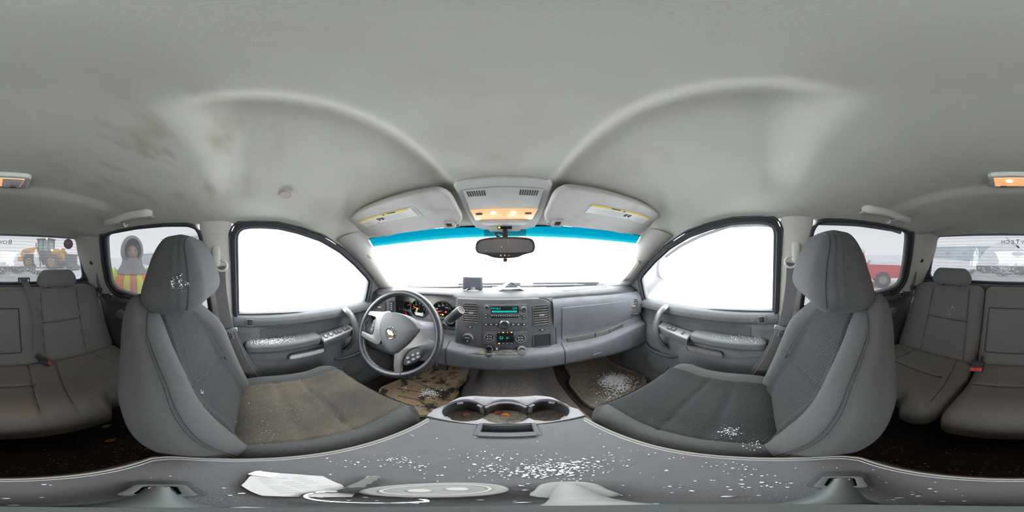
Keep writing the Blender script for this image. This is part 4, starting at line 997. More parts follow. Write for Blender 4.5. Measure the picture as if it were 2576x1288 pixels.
# ------------------------------------------------------------------ front seats
def groove(d, w, dep): return -dep*np.exp(-(d/w)**2)
def seat(nm, label, dusty):
    s = thing(nm, label, 'seat', (-.378, .15, -.95), 'front bucket seats')
    # --- cushion: box x half .222, y half .215
    ch = A(.212,.215,.085); cc = A(-.386,.165,-.595)
    def cdef(P, Nn):
        P = P.copy(); x, y, z = P[:,0].copy(), P[:,1].copy(), P[:,2].copy()
        top = sst(0, .07, z)
        bol = sst(.10, .19, np.abs(x))*(1-.6*sst(.10,.215,y))
        z2 = z+top*(-.030+.030*bol)
        z2 += top*.016*sst(.02,.15,y)-top*.045*sst(.16,.215,y)-top*.012*(1-sst(-.2,-.1,y))
        # seams
        z2 += top*groove(np.abs(x)-.152, .006, .008)*(1-sst(.17,.21,y))
        z2 += top*groove(y-.005-.02*np.cos(x*9), .006, .008)*(np.abs(x) < .155)
        z2 += top*groove(y+.075, .012, .004)*(np.abs(x) < .155)
        x2 = x*(1+.03*sst(-.1,.2,y)*(x < 0))
        y2 = y-.045*sst(.13,.222,np.abs(x))*sst(.05,.2,y)
        return np.c_[x2, y2, z2]
    cb = RB(ch, (.055,.06,.05), (40,34,4), 6)
    cb.build('seat_cushion', M_fab, s, cdef, None, cc, split=lambda C: ((np.abs(C[:,0]) < .152) & (C[:,2] > .03) & (C[:,1] < .205)).astype(int), parts={0: ('seat_cushion', M_fab), 1: ('cushion_insert', M_fabd if dusty else M_fabi)}, smooth=70)
    for sg in (-1, 1):
        tube('cushion_seam', [cb.at([(sg*.152, y, .085)], cdef, None, cc)[0]+A(0,0,.0005) for y in np.linspace(-.16,.20,30)], .0016, M_seaml if dusty else M_seam, s, n=5)
    tube('cross_seam', [cb.at([(x, .005+.02*math.cos(x*9), .085)], cdef, None, cc)[0]+A(0,0,.0004) for x in np.linspace(-.15,.15,24)], .0013, M_seam, s, n=5)
    # --- backrest
    lean = R(17); BH = nrm(A(0,-math.sin(lean),math.cos(lean))); BX = A(1,0,0); BF = np.cross(BX, BH)*-1      # BF forward
    Mb = np.c_[BX, BF, BH]
    bc = A(-.386,.017,-.62)+BH*.288-BF*.066
    bh = A(.218,.064,.296)
    def bdef(P, Nn):
        P = P.copy(); x, y, z = P[:,0].copy(), P[:,1].copy(), P[:,2].copy()
        f = sst(-.02, .06, y)
        w = 1-.31*sst(.04, .275, z)**1.35-.03*(1-sst(-.28,-.1,z))
        bol = sst(.085, .175, np.abs(x))*(1-.75*sst(.10,.27,z))
        y2 = y+f*(-.030+.042*bol)
        y2 += f*.018*np.exp(-((z+.12)/.10)**2)*(1-sst(.1,.17,np.abs(x)))
        xs = .128-.030*sst(.0,.25,z)+.015*(1-sst(-.28,-.1,z))
        y2 += f*groove(np.abs(x)-xs, .007, .010)
        y2 += f*groove(z-.010-.25*x, .007, .009)*(np.abs(x) < xs)
        y2 += groove(y-.028, .0035, .004)*0
        # side welt
        x2 = x*w+np.sign(x)*(np.abs(x) > .18)*(groove(y-.046, .0025, .004)+groove(y-.038, .0025, .003))
        x2 += np.sign(x)*sst(.15,.2,np.abs(x))*.012*np.exp(-((z+.05)/.12)**2)
        y2 -= .022*sst(.12,.29,z)*(1-f)*0
        y2 = y2*(1-.22*sst(.05,.28,z))
        y2 += -.020*sst(.10,.28,z)-.04*(1-sst(-.30,-.16,z))*f*0
        return np.c_[x2, y2, z]
    bb = RB(bh, (.075,.055,.09), (44,8,52), 7)
    def bsplit(C):
        x, y, z = np.abs(C[:,0]), C[:,1], C[:,2]
        xs = .128-.030*sst(.0,.25,z)+.015*(1-sst(-.28,-.1,z))
        return ((x < xs) & (y > .02) & (z < .268)).astype(int)
    bb.build('backrest', M_fab, s, bdef, Mb, bc, split=bsplit, parts={0: ('backrest', M_fab), 1: ('backrest_insert', M_fabi)}, smooth=70)
    for sg in (-1, 1):
        for o_ in (.064, .055):
            e_ = .064-o_
            path = [(sg*.218, o_, z) for z in np.linspace(-.25,.205,36)]+[(sg*x, .064-e_*.5, z) for x, z in ((.205,.235-e_),(.185,.258-e_),(.165,.272-e_))]
            tube('welt_seam', list(bb.at(path, bdef, Mb, bc, .0012)), .0017, M_seam, s, n=6)
        zz = np.linspace(-.25,.25,34)
        tube('insert_seam', list(bb.at([(sg*(.128-.030*sst(.0,.25,z)+.015*(1-sst(-.28,-.1,z))), .07, z) for z in zz], bdef, Mb, bc, .0008)), .0015, M_seam, s, n=5)
    tube('insert_cross_seam', list(bb.at([(x, .064, .010+.25*x) for x in np.linspace(-.12,.12,20)], bdef, Mb, bc, .0008)), .0014, M_seam, s, n=5)
    # --- headrest
    hh = A(.134,.070,.088); hc = A(-.380,-.168,-.041)
    lm = np.c_[BX, nrm(A(0,1,.10)), nrm(A(0,-.10,1))]
    def hdef(P, Nn):
        P = P.copy(); x, y, z = P[:,0].copy(), P[:,1].copy(), P[:,2].copy()
        w = 1-.30*sst(-.06,.095,z)-.04*(1-sst(-.095,-.05,z))
        y2 = y*(1-.36*sst(-.07,.095,z))+.010*sst(-.07,.095,z)+.012*sst(-.07,.0,y)*np.exp(-((z+.01)/.07)**2)
        x2 = x*w
        g = groove(y-.028, .0035, .0035)*(np.abs(x) > .05)
        x2 += np.sign(x)*g
        return np.c_[x2, y2, z+.006*np.cos(x/.13*1.5)]
    hb = RB(hh, (.060,.05,.056), (18,8,12), 7)
    hb.build('headrest', M_fab, s, hdef, lm, hc, smooth=70)
    hp = [(-.134,.028,z) for z in np.linspace(-.05,.05,9)]
    for sg in (-1, 1):
        pth = [(sg*.134, .058, z) for z in np.linspace(-.080,.040,14)]+[(sg*.132,.058,.056),(sg*.126,.058,.070),(sg*.116,.058,.080),(sg*.102,.058,.086)]+[(sg*x, .058, .088) for x in np.linspace(.085,.0,8)]
        tube('headrest_seam', list(hb.at(pth, hdef, lm, hc, .0008)), .0015, M_seam, s, n=5)
    for sg in (-1, 1): tube('headrest_post', [hc+A(sg*.055,-.045,-.07), hc+A(sg*.055,-.040,-.10)], .006, M_black, s, n=8)
    # --- plinth, side shield, recliner
    rblock('seat_base', (-.385,.12,-.79), (.36,.36,.28), .03, M_black, s)
    rblock('side_shield', (-.615,.06,-.655), (.035,.40,.085), .014, M_trim if dusty else M_door, s)
    return s
seatL = seat('front_seat', 'charcoal cloth front seat behind the steering wheel, its cushion dusty and brown', True)
MS = -1
seatR = seat('front_seat', 'charcoal cloth front seat facing the glove box, with snow on its cushion', False)
MS = 1

# ------------------------------------------------------------------ folding centre console
con = thing('centre_console', 'folded down centre console with a vinyl lid and three cup holders between the front seats', 'console', (0,.1,-.95))
LZ = -.494
lid = [(-.148,-.100),(-.120,-.104),(0,-.106),(.120,-.104),(.150,-.098),(.162,-.07),(.169,.02),(.169,.12),(.165,.20),(.155,.287),(.06,.290),(.055,.290),(.055,.254),(.045,.248),(-.040,.248),(-.048,.254),(-.048,.290),(-.06,.290),(-.150,.287),(-.163,.20),(-.168,.12),(-.168,.02),(-.160,-.07)]
slab('console_lid', A(0,0,LZ), A(1,0,0), A(0,1,0), lid, -.06, 0, M_vinyl, con, bev=.010, seg=4, bevang=50)
edge = [(.150,.285),(.162,.20),(.168,.12),(.170,.02),(.161,-.066),(.146,-.092),(.120,-.098),(0,-.100),(-.120,-.098),(-.144,-.092),(-.158,-.066),(-.166,.02),(-.166,.12),(-.159,.20),(-.145,.285)]
ep = crom([A(a, b, LZ-.0010) for a, b in edge], 8)
tube('lid_piping', ep, .0032, M_seaml, con, n=6)
tube('lid_stitch', [A(p[0]*.965, p[1]*.965+.003, LZ+.0002) for p in ep], .0011, M_ink, con, n=4)
# shell below the lid
slab('console_shell', A(0,0,LZ), A(1,0,0), A(0,1,0), [(-.145,-.120),(.145,-.120),(.152,0),(.148,.29),(-.148,.29),(-.152,0)], -.20, -.045, M_fab, con, bev=.02, seg=3)
rblock('console_base', (0,.10,-.80), (.24,.36,.26), .03, M_black, con)
# latch pocket and handle
slab('latch_pocket', A(.0035,.266,LZ), A(1,0,0), A(0,1,0), [(-.049,-.016),(.049,-.016),(.049,.026),(-.049,.026)], -.050, -.034, M_black, con, bev=0)
ring('latch_frame', A(.0035,.266,LZ), A(1,0,0), A(0,1,0), [(-.044,-.006),(.044,-.006),(.044,.030),(-.044,.030)], [(-.054,-.020),(.054,-.020),(.052,.030),(-.052,.030)], -.02, .0015, M_vinyl, con, bev=.002)
slab('latch_handle', A(.0035,.252,LZ+.0), A(1,0,0), nrm(A(0,1,-.45)), rrect(.092,.022,.005), -.004, .0035, M_vinyl, con, bev=.002)
# cup holder tray
def cuptop(x): return max([.3545+c[1]+math.sqrt(max(c[2]**2-(x-c[0])**2, 0)) for c in ((-.0885,-.006,.050),(0.001,.0,.0545),(.0905,-.006,.050)) if abs(x-c[0]) <= c[2]] or [.35])
def cupbot(x): return min([.3545+c[1]-math.sqrt(max(c[2]**2-(x-c[0])**2, 0)) for c in ((-.0885,-.006,.050),(0.001,.0,.0545),(.0905,-.006,.050)) if abs(x-c[0]) <= c[2]] or [.35])
t_ = np.linspace(0, PI, 70); hx = .001-.1395*np.cos(t_)
hole = [(x, cupbot(x)) for x in hx]+[(x, cuptop(x)) for x in hx[::-1][1:-1]]
def obot(x): return .291+.003*(abs(x)/.15)**2
def otop(x): return .424-.0*x-.030*sst(.075,.155,abs(x))-.07*sst(.115,.165,abs(x))
ox = .001-.158*np.cos(t_)
outr = [(x, obot(x)) for x in ox]+[(x, max(otop(x), obot(x)+.004)) for x in ox[::-1][1:-1]]
TZ = LZ-.002
tv = []; tf = []; n_ = len(hole)
for o, z in ((outr, -.10), (outr, -.010), ([(x*.985+0, lerp(y, .355, .02)) for x, y in outr], 0), ([(lerp(x, hx_[0], .8), lerp(y, hx_[1], .8)) for (x, y), hx_ in zip(outr, hole)], .0), (hole, -.004), ([(lerp(x, .0, .0), y) for x, y in hole], -.012), (hole, -.072)):
    tv += [A(x, y, TZ+z) for x, y in o]
for k_ in range(6):
    for i in range(n_): tf.append((k_*n_+i, k_*n_+(i+1) % n_, (k_+1)*n_+(i+1) % n_, (k_+1)*n_+i))
M_tray = mat('cup_tray_plastic', (.150,.152,.165), .42, noise=.07, nscale=30, bump=.1, bscale=900, spec=.45)
mk('cup_tray', tv, tf, M_tray, con, smooth=40)
M_cup = mat('cup_well_plastic', (.030,.030,.032), .55, noise=.2, nscale=30)
mk('cup_well', [A(x, y, TZ-.013) for x, y in [(lerp(a, .001, .012), lerp(b, .354, .012)) for a, b in hole]]+[A(x, y, TZ-.071) for x, y in [(lerp(a, .001, .02), lerp(b, .354, .02)) for a, b in hole]], [(i, (i+1) % n_, n_+(i+1) % n_, n_+i) for i in range(n_)]+[tuple(range(n_, 2*n_))], M_cup, con, smooth=40)
M_grit = mat('gritty_cup_floor', (.17,.155,.12), .9, noise=.5, nscale=160, col2=(.06,.055,.045), mscale=30, mlo=.5, mhi=.65)
M_grit2 = mat('dark_cup_floor', (.06,.05,.042), .9, noise=.5, nscale=120)
for i, cx in enumerate((-.0885, .001, .0905)):
    rr_ = .0545 if i == 1 else .050; cy_ = .3545 if i == 1 else .3485
    lathe('cup_floor', A(cx, cy_, TZ-.0705+.001*i), A(0,0,1), [(rr_*.96,0),(rr_*.96,.0015),(0,.0015)], M_grit if i == 1 else M_grit2, con, n=32)
    angs = {0: (R(120), R(52), R(235), R(300)), 1: (R(122), R(58), R(215), R(325)), 2: (R(128), R(60), R(240), R(305))}[i]
    for an in angs:
        rad = A(math.cos(an), math.sin(an), 0); tg = A(-math.sin(an), math.cos(an), 0)
        O_ = A(cx, cy_, TZ-.020)+rad*(rr_-.001)
        if i == 1 and an > PI: continue
        slab('grip_finger', O_, tg, nrm(A(0,0,1)*.9-rad*.45), [(-.0085,.009),(.0085,.009),(.0085,-.004),(.004,-.010),(-.004,-.010),(-.0085,-.004)], -.004, .004, M_tray, con, bev=.0015)
for xd in (-.0445, .0465): rblock('cup_divider', (xd, .398, TZ-.010), (.020,.016,.012), .005, M_tray, con)
tube('cup_lip', [A(.001+.0545*math.cos(t), .3545+.0545*math.sin(t)-.006, TZ-.011) for t in np.linspace(R(30), R(150), 20)], .0045, M_tray, con, n=8)
# coins in the cups
def coin(p, m, label, tilt=0):
    n_ = nrm(A(math.sin(tilt)*.3, -math.sin(tilt), math.cos(tilt)))
    c = lathe('coin', p, n_, [(.0095,0),(.0098,.0004),(.0098,.0013),(.0092,.0016),(.0088,.0013),(0,.0013)], m, None, n=28, label=label, cat='coin', base=p)
    return c
M_cop2 = mat('tarnished_copper', (.23,.12,.07), .5, metal=.6, noise=.3, nscale=80)
coin(A(-.0005,.380,TZ-.066), M_copper, 'bright copper coin lying in the middle cup holder', .1)
coin(A(-.0905,.372,TZ-.068), M_cop2, 'dull brown coin lying in the cup holder nearest the driver seat')
coin(A(-.018,.392,TZ-.066), mat('dark_red_copper', (.18,.045,.035), .5, metal=.4), 'dark red coin half hidden beside the bright copper coin', .35)

# ------------------------------------------------------------------ rear bench in two lengths
YT, ZT, YB, ZB = -.985, -.190, -.770, -.640
def rear(nm, label, x0, x1, split40):
    s = thing(nm, label, 'seat', ((x0+x1)/2, -.7, -.95), 'rear bench sections')
    cx = (x0+x1)/2; hw = (x1-x0)/2
    BH = nrm(A(0, YT-YB, ZT-ZB)); BX = A(1,0,0); BF = -np.cross(BX, BH); M_ = np.c_[BX, BF, BH]
    L_ = math.hypot(YT-YB, ZT-ZB)
    bc = A(cx, (YT+YB)/2, (ZT+ZB)/2)-BF*.055
    h = A(hw, .055, L_/2+.01)
    seams = [(-.535, -.50), (-.285, -.255)] if not split40 else [(.305,.275), (.555,.535)]
    def bdef(P, Nn):
        P = P.copy(); x = P[:,0]+cx; y = P[:,1].copy(); z = P[:,2].copy()
        f = sst(-.01,.05,y); tz = (z+L_/2)/L_
        y2 = y.copy()
        for a, b in seams: y2 += f*groove(x-lerp(b, a, tz), .006, .010)
        lo, hi = lerp(seams[0][1], seams[0][0], tz), lerp(seams[1][1], seams[1][0], tz)
        ins = (x > np.minimum(lo, hi)) & (x < np.maximum(lo, hi))
        y2 += f*groove(z-.015, .006, .009)*ins
        y2 += f*.010*sst(-.5,-.66,x)*0
        y2 += f*.016*np.exp(-((np.abs(x)-.62)/.06)**2)
        if not split40:
            dx = np.maximum(np.abs(x-.015)-.150, 0); 
            dd = np.minimum(np.abs(np.abs(x-.015)-.155)+100*(np.abs(z+.02) > .135), np.abs(np.abs(z+.02)-.135)+100*(np.abs(x-.015) > .155))
            y2 += f*groove(dd, .005, .010)
        x2 = x-cx
        out = sst(.58,.74,np.abs(x))
        z2 = z-.028*out*sst(0,.23,z)
        return np.c_[x2, y2, z2]
    bb = RB(h, (.05,.045,.05), (int(hw*280), 4, 80), 5)
    def spl(C):
        x = C[:,0]+cx; tz = (C[:,2]+L_/2)/L_
        lo, hi = lerp(seams[0][1], seams[0][0], tz), lerp(seams[1][1], seams[1][0], tz)
        return ((x > np.minimum(lo, hi)) & (x < np.maximum(lo, hi)) & (C[:,1] > .0) & (C[:,2] < .20)).astype(int)
    bb.build('backrest', M_fabr, s, bdef, M_, bc, split=spl, parts={0: ('backrest', M_fabr), 1: ('backrest_insert', M_fabr)}, smooth=70)
    for a, b in seams:
        tube('back_seam', list(bb.at([(lerp(b, a, t)-cx, .055, lerp(-L_/2+.02, L_/2-.03, t)) for t in np.linspace(0,1,26)], bdef, M_, bc, .0006)), .0019, M_seam, s, n=5)
    x_a, x_b = sorted((lerp(seams[0][1], seams[0][0], .53), lerp(seams[1][1], seams[1][0], .53)))
    tube('back_cross_seam', list(bb.at([(x-cx, .055, .015) for x in np.linspace(x_a, x_b, 20)], bdef, M_, bc, .0006)), .0019, M_seam, s, n=5)
    if not split40:
        ao = rrect(.312,.272,.016, 4)
        tube('armrest_outline', list(bb.at([(a+.015-cx, .055, b-.02) for a, b in ao], bdef, M_, bc, .0012)), .0028, M_black, s, n=5, closed=True)
        slab('pull_loop', bb.at([(.155-cx+.015-.02, .055, .115)], bdef, M_, bc)[0], A(1,0,0), BH, rrect(.020,.010,.002), 0, .004, M_seaml, s, bev=.001)
    # cushion
    cz = -.665; yf = -.345; ybk = -.80
    cc = A(cx, (yf+ybk)/2, cz-.03); chh = A(hw-.006, (yf-ybk)/2, .075)
    xs_ = (-.03, -.285, -.50) if not split40 else (.30,)
    def cdef(P, Nn):
        P = P.copy(); x = P[:,0]+cx; y = P[:,1].copy(); z = P[:,2].copy(); Y = y+cc[1]
        top = sst(-.01,.06,z)
        v = sst(-.80,-.36,Y)
        z2 = z+top*(.030*np.exp(-((Y+.45)/.11)**2)-.004)+top*.018*(1-sst(-.80,-.66,Y))
        for a, b in ((-.165,-.12), (-.30,-.22), (-.53,-.62)) if not split40 else ((.30,.245), (.56,.64)):
            z2 += top*groove(x-lerp(a, b, v), .007, .011)*(1-sst(-.40,-.36,Y)*.7)
        z2 += top*groove(Y+.60, .009, .008)*((x > -.16) & (x < .165) if not split40 else (x > .30))
        z2 += top*groove(Y+.585, .012, .004)*(x < -.30)
        y2 = y-.055*sst(.30,.36,np.abs(x))*sst(-.5,-.36,Y)
        x2 = x-cx
        # corner cut for the buckles
        return np.c_[x2, y2, z2]
    cb = RB(chh, (.05,.065,.055), (int(hw*260), 60, 4), 6)
    cb.build('seat_cushion', M_fabrd, s, cdef, None, cc, smooth=70)
    for a, b in ((-.165,-.12), (-.30,-.22), (-.53,-.62)) if not split40 else ((.30,.245), (.56,.64)):
        tube('cushion_seam', list(cb.at([(lerp(a, b, sst(-.80,-.36,Y))-cx, Y-cc[1], .075) for Y in np.linspace(-.77,-.42,26)], cdef, None, cc, .0006)), .0020, M_seam, s, n=5)
    x_a, x_b = (-.16,.165) if not split40 else (.30,.56)
    tube('cushion_cross_seam', list(cb.at([(x-cx, -.60-cc[1], .075) for x in np.linspace(x_a, x_b, 16)], cdef, None, cc, .0006)), .0018, M_seam, s, n=5)
    rblock('bench_base', (cx, -.66, -.85), (hw*1.8,.30,.20), .03, M_black, s)
    # headrest
    hx_ = -.398 if not split40 else .428
    def hd(P, Nn):
        P = P.copy(); P[:,0] *= 1-.16*sst(-.02,.05,P[:,2]); return P
    rblock('headrest', (hx_,-.985,-.140), (.272,.085,.110), (.045,.035,.04), M_fabr, s, deform=hd, n=(10,4,5), k=5)
    for sg in (-1, 1): tube('headrest_post', [A(hx_+sg*.06,-.99,-.18), A(hx_+sg*.06,-.99,-.24)], .007, M_black, s, n=8)
    return s
rear('rear_bench', 'wide rear bench section with a fold-down armrest and a belt across its backrest', -.722, .205, False)
rear('rear_bench', 'narrow rear bench section behind the passenger side, with white smears on its backrest', .213, .722, True)
# white smears dried on the narrow backrest
BHr = nrm(A(0, YT-YB, ZT-ZB)); BFr = -np.cross(A(1,0,0), BHr)
sm = []
for px, py in ((2393,775),(2397,773),(2389,779),(2385,782),(2401,780),(2390,790),(2392,786),(2388,794),(2395,778),(2391,797),(2384,790)):
    p = U(px, py, n=BFr, d=BFr@A(0,(YT+YB)/2,(ZT+ZB)/2))
    for _ in range(7): sm.append(p+A(random.gauss(0,.004), random.gauss(0,.002), random.gauss(0,.007))+BFr*.001)
crumbs('dried_smear', sm, .0015, .004, M_frost, label='white smear dried on the narrow rear backrest', cat='stain', seed=21)

# ------------------------------------------------------------------ seat belts
def ribbon(name, pts, w, wid, m, par, th=.0011):
    P = np.array(crom(pts, 8)); n = len(P); W = np.array(crom(wid, 8)) if hasattr(wid[0], '__len__') else np.array([wid]*n)
    W = np.array([nrm(x) for x in W]); v = []
    for i in range(n):
        t = nrm(P[min(i+1,n-1)]-P[max(i-1,0)]); nn_ = nrm(np.cross(t, W[i])); 
        for a, b in ((-1,-1),(1,-1),(1,1),(-1,1)): v.append(P[i]+W[i]*a*w/2+nn_*b*th)
    f = [(i*4+k, i*4+(k+1) % 4, i*4+4+(k+1) % 4, i*4+4+k) for i in range(n-1) for k in range(4)]+[(3,2,1,0), (n*4-4,n*4-3,n*4-2,n*4-1)]
    return mk(name, v, f, m, par, smooth=30)
def front_belt(label, left):
    b = thing('seat_belt', label, 'seat belt', (-.64,-.10,-.62), 'front seat belts')
    Wd = [A(0,1,.22), A(0,1,.25), A(.1,1,.3), A(.3,1,.25), A(.3,1,.1)]
    ribbon('webbing', [A(-.612,-.117,-.035), A(-.618,-.112,-.13), A(-.625,-.090,-.27), A(-.632,-.045,-.42), A(-.642,.020,-.60)], .047, Wd, M_belt, b)
    ribbon('lower_webbing', [A(-.640,-.078,-.31), A(-.655,-.03,-.45), A(-.665,.03,-.60), A(-.665,.045,-.70)], .044, [A(.1,1,.3), A(.1,1,.3), A(.1,1,.2), A(.1,1,.1)], M_belt, b)
    rblock('height_adjuster', (-.607,-.128,.008), (.022,.034,.085), (.009,.014,.02), M_trim, b)
    tube('guide_loop', [A(-.604,-.108,-.030)+A(.0,.022*math.cos(t)-.0,.020*math.sin(t)) for t in np.linspace(0,2*PI,25)[:-1]], .0045, M_trim, b, n=8, closed=True)
    tu = nrm(A(.08,1,.28)); tv_ = nrm(A(-.05,-.3,1)); to = A(-.618,-.078,-.300); 
    if True:
        slab('tongue_grip', to, tu, nrm(np.cross(nrm(np.cross(tu, tv_)), tu)), rrect(.064,.016,.004), -.006, .008, mat('clear_grip', (.15,.155,.16), .4) if 'clear_grip' not in bpy.data.materials else bpy.data.materials['clear_grip'], b, bev=.003)
        ring('tongue_plate', to+A(.006,.006,-.022), tu, nrm(np.cross(nrm(np.cross(tu, tv_)), tu)), rrect(.012,.016,.003), rrect(.024,.034,.005), -.001, .0015, M_chrome, b, bev=.0005)
    return b
front_belt('grey seat belt hanging from the door pillar behind the steering wheel seat', True)
MS = -1
front_belt('grey seat belt with a clear tongue grip hanging beside the glove box side seat', False)
MS = 1
rb = thing('rear_seat_belt', 'grey seat belt running down the wide rear backrest from a black roof-side anchor', 'seat belt', (-.21,-.9,-.62))
pn = A(0,.9,.42); pd = -.985*.9-.19*.42+.022
rp = [U(x, y, n=pn, d=pd) for x, y in ((62,712),(70,724),(82,757),(91,790),(93,850),(93,885),(93,910))]
rp = [A(-.185,-1.02,-.150)]+rp[1:]
ribbon('webbing', rp, .042, [A(1,.0,-.1), A(1,.0,-.1), A(1,0,-.05), A(1,0,0), A(1,0,0), A(1,0,0), A(1,0,0)], M_belt, rb)
box('anchor', U(60,706,y=-1.03), (.075,.03,.040), M_black, rb, bev=.004)
for sg in (-1, 1): tube('guide_bar', [U(60+sg*11,703,y=-1.012), U(60+sg*9+2,711,y=-1.008)], .0035, M_chrome, rb, n=8)
def side_belt(label):
    b = thing('outer_rear_belt', label, 'seat belt', (-.69,-.95,-.4), 'outer rear belts')
    ribbon('webbing', [A(-.668,-.945,-.035), A(-.672,-.935,-.12), A(-.69,-.925,-.22), A(-.715,-.90,-.36)], .042, A(.35,1,0), M_belt, b)
    rblock('buckle_stop', (-.695,-.925,-.235), (.016,.05,.03), .005, M_black, b)
    return b
side_belt('grey belt slotted into the rear pillar beside the window with the person')
MS = -1
side_belt('grey belt slotted into the rear pillar beside the window with the red vehicle')
MS = 1
def buckle(p, yaw, label):
    b = thing('belt_buckle', label, 'buckle', p, 'rear belt buckles')
    M_ = rotm(R(-35),0,yaw)
    rblock('buckle_body', p, (.032,.060,.022), .005, M_black, b, M=M_)
    box('release_button', p+M_ @ A(0,.022,.009), (.024,.020,.010), M_red, b, M=M_, bev=.002)
    tube('buckle_strap', [p-M_ @ A(0,.02,0), p-M_ @ A(0,.055,-.012)], .012, M_black, b, n=6, r2=.004)
    return b
buckle(U(2451,921,z=-.575), R(0), 'red buttoned buckle at the seat split, on the narrow bench side')
buckle(U(2466,922,z=-.575), R(0), 'red buttoned buckle at the seat split, on the wide bench side')
buckle(U(112,911,z=-.585), R(70), 'red buttoned buckle lying below the rear belt on the wide bench')
tube('wire_loop', [A(.052,-1.02,-.195)+A(.020*math.cos(t),0,.030*math.sin(t)) for t in np.linspace(-.2,PI+.2,20)], .0015, M_black, None, n=6, label='thin black wire loop standing on the shelf below the rear window', cat='wire')
# ------------------------------------------------------------------ overhead console
ohc = thing('overhead_console', 'light grey overhead console with two lit map lamps above the mirror', 'console', (0,.5,.15))
ON = nrm(A(0,-.22,-1)); OO = A(0,.5,.1525); OV = nrm(A(0,1,-.22)); OU = A(-1,0,0); 
OU = np.cross(OV, ON)                                   # so that OU x OV = ON, facing down
def o3(x, y, e=0):
    p = OO+OV*((y-.5)/OV[1])+ON*e; return p+A(x, 0, 0)
sgn = OU[0]
def O2(pts): return [((x)/sgn, (y-.5)/OV[1]) for x, y in pts]
body = [(-.100,.352),(-.05,.346),(0,.345),(.05,.346),(.104,.352),(.117,.368),(.125,.45),(.128,.56),(.125,.64),(.09,.668),(-.08,.668),(-.112,.64),(-.117,.56),(-.116,.45),(-.112,.368)]
slab('console_body', OO, OU, OV, O2(body), -.035, .007, M_trimd, ohc, bev=.006, seg=3, bevang=50)
tube('console_edge', [o3(x, y, .0075) for x, y in body[:9]]+[o3(x, y, .0075) for x, y in body[11:]]+[o3(*body[0], .0075)], .0022, M_trim, ohc, n=6) if False else None
door_ = [(-.096,.384),(0,.379),(.100,.384),(.106,.487),(-.100,.487)]
slab('glasses_door', OO, OU, OV, O2(door_), .004, .0095, M_trimd, ohc, bev=.0015)
ring('door_gap', OO, OU, OV, O2(resamp(door_, 60)), O2(offset(resamp(door_, 60), .0022)), .0066, .0074, M_ink, ohc)
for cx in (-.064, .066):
    for i in range(8): slab('speaker_slot', o3(cx-.021+i*.006, .4015, .0093), A(1,0,0), np.cross(ON, A(1,0,0)), rrect(.0030,.025,.001), 0, .0008, M_ink if False else mat('slot_shade', (.05,.05,.048), .9) if 'slot_shade' not in bpy.data.materials else bpy.data.materials['slot_shade'], ohc, bev=0)  # dark slabs painted as the shade inside the slots
lens = [(-.100,.489),(.106,.489),(.100,.562),(-.096,.562)]
slab('lamp_lens', OO, OU, OV, O2(lens), .005, .0105, M_lens, ohc, bev=.002)
for i, cx in enumerate((-.030, .032)):
    lathe('map_bulb', o3(cx, .512, .0100), ON, [(.010,0),(.008,.002),(0,.003)], M_bulb, ohc, n=18)
for i, cx in enumerate((-.076, .080)):
    slab('lamp_switch', o3(cx, .514, .0105), A(1,0,0), np.cross(ON, A(1,0,0)), rrect(.022,.012,.005), 0, .003, M_black if i == 0 else mat('brown_switch', (.16,.09,.07), .5), ohc, bev=.001)
slab('front_shelf', OO, OU, OV, O2([(-.085,.570),(.090,.570),(.078,.602),(-.072,.602)]), .004, .016, M_trimd, ohc, bev=.005)
# air bag status window
so = o3(.004, .632, .010); sN = nrm(A(0,-1,-.35)); sU, sV, sN = frame_of(sN)
slab('status_pod', so+sN*-.004, sU, sV, rrect(.125,.036,.008), -.02, .002, M_trimd, ohc, bev=.004)
slab('status_window', so, sU, sV, rrect(.056,.017,.001), -.002, .0, M_screen, ohc, bev=0)
slab('status_lamp', so-sU*.021-sV*.002, sU, sV, rrect(.008,.006,.002), -.001, .0008, M_amber, ohc, bev=0)
text('status_text', 'PASSENGER AIR BAG', so-sU*.006+sV*.004, sU, sV, .0036, M_ink, ohc)
slab('status_bar', so+sU*.012, sU, sV, rrect(.0008,.010,.0002), -.001, .0006, M_ink, ohc, bev=0)
for cx in (-.030, .032):
    ld = bpy.data.lights.new('map_lamp', 'SPOT'); ld.energy = .05; ld.color = (1,.5,.15); ld.spot_size = R(150); ld.spot_blend = 1; ld.shadow_soft_size = .008
    lo = bpy.data.objects.new('map_lamp_light', ld); COL.objects.link(lo); p = o3(cx, .512, .018); lo.location = (p[0], p[1], p[2]+ZO); lo.rotation_euler = Vector(ON).to_track_quat('-Z', 'Y').to_euler(); lo.parent = None
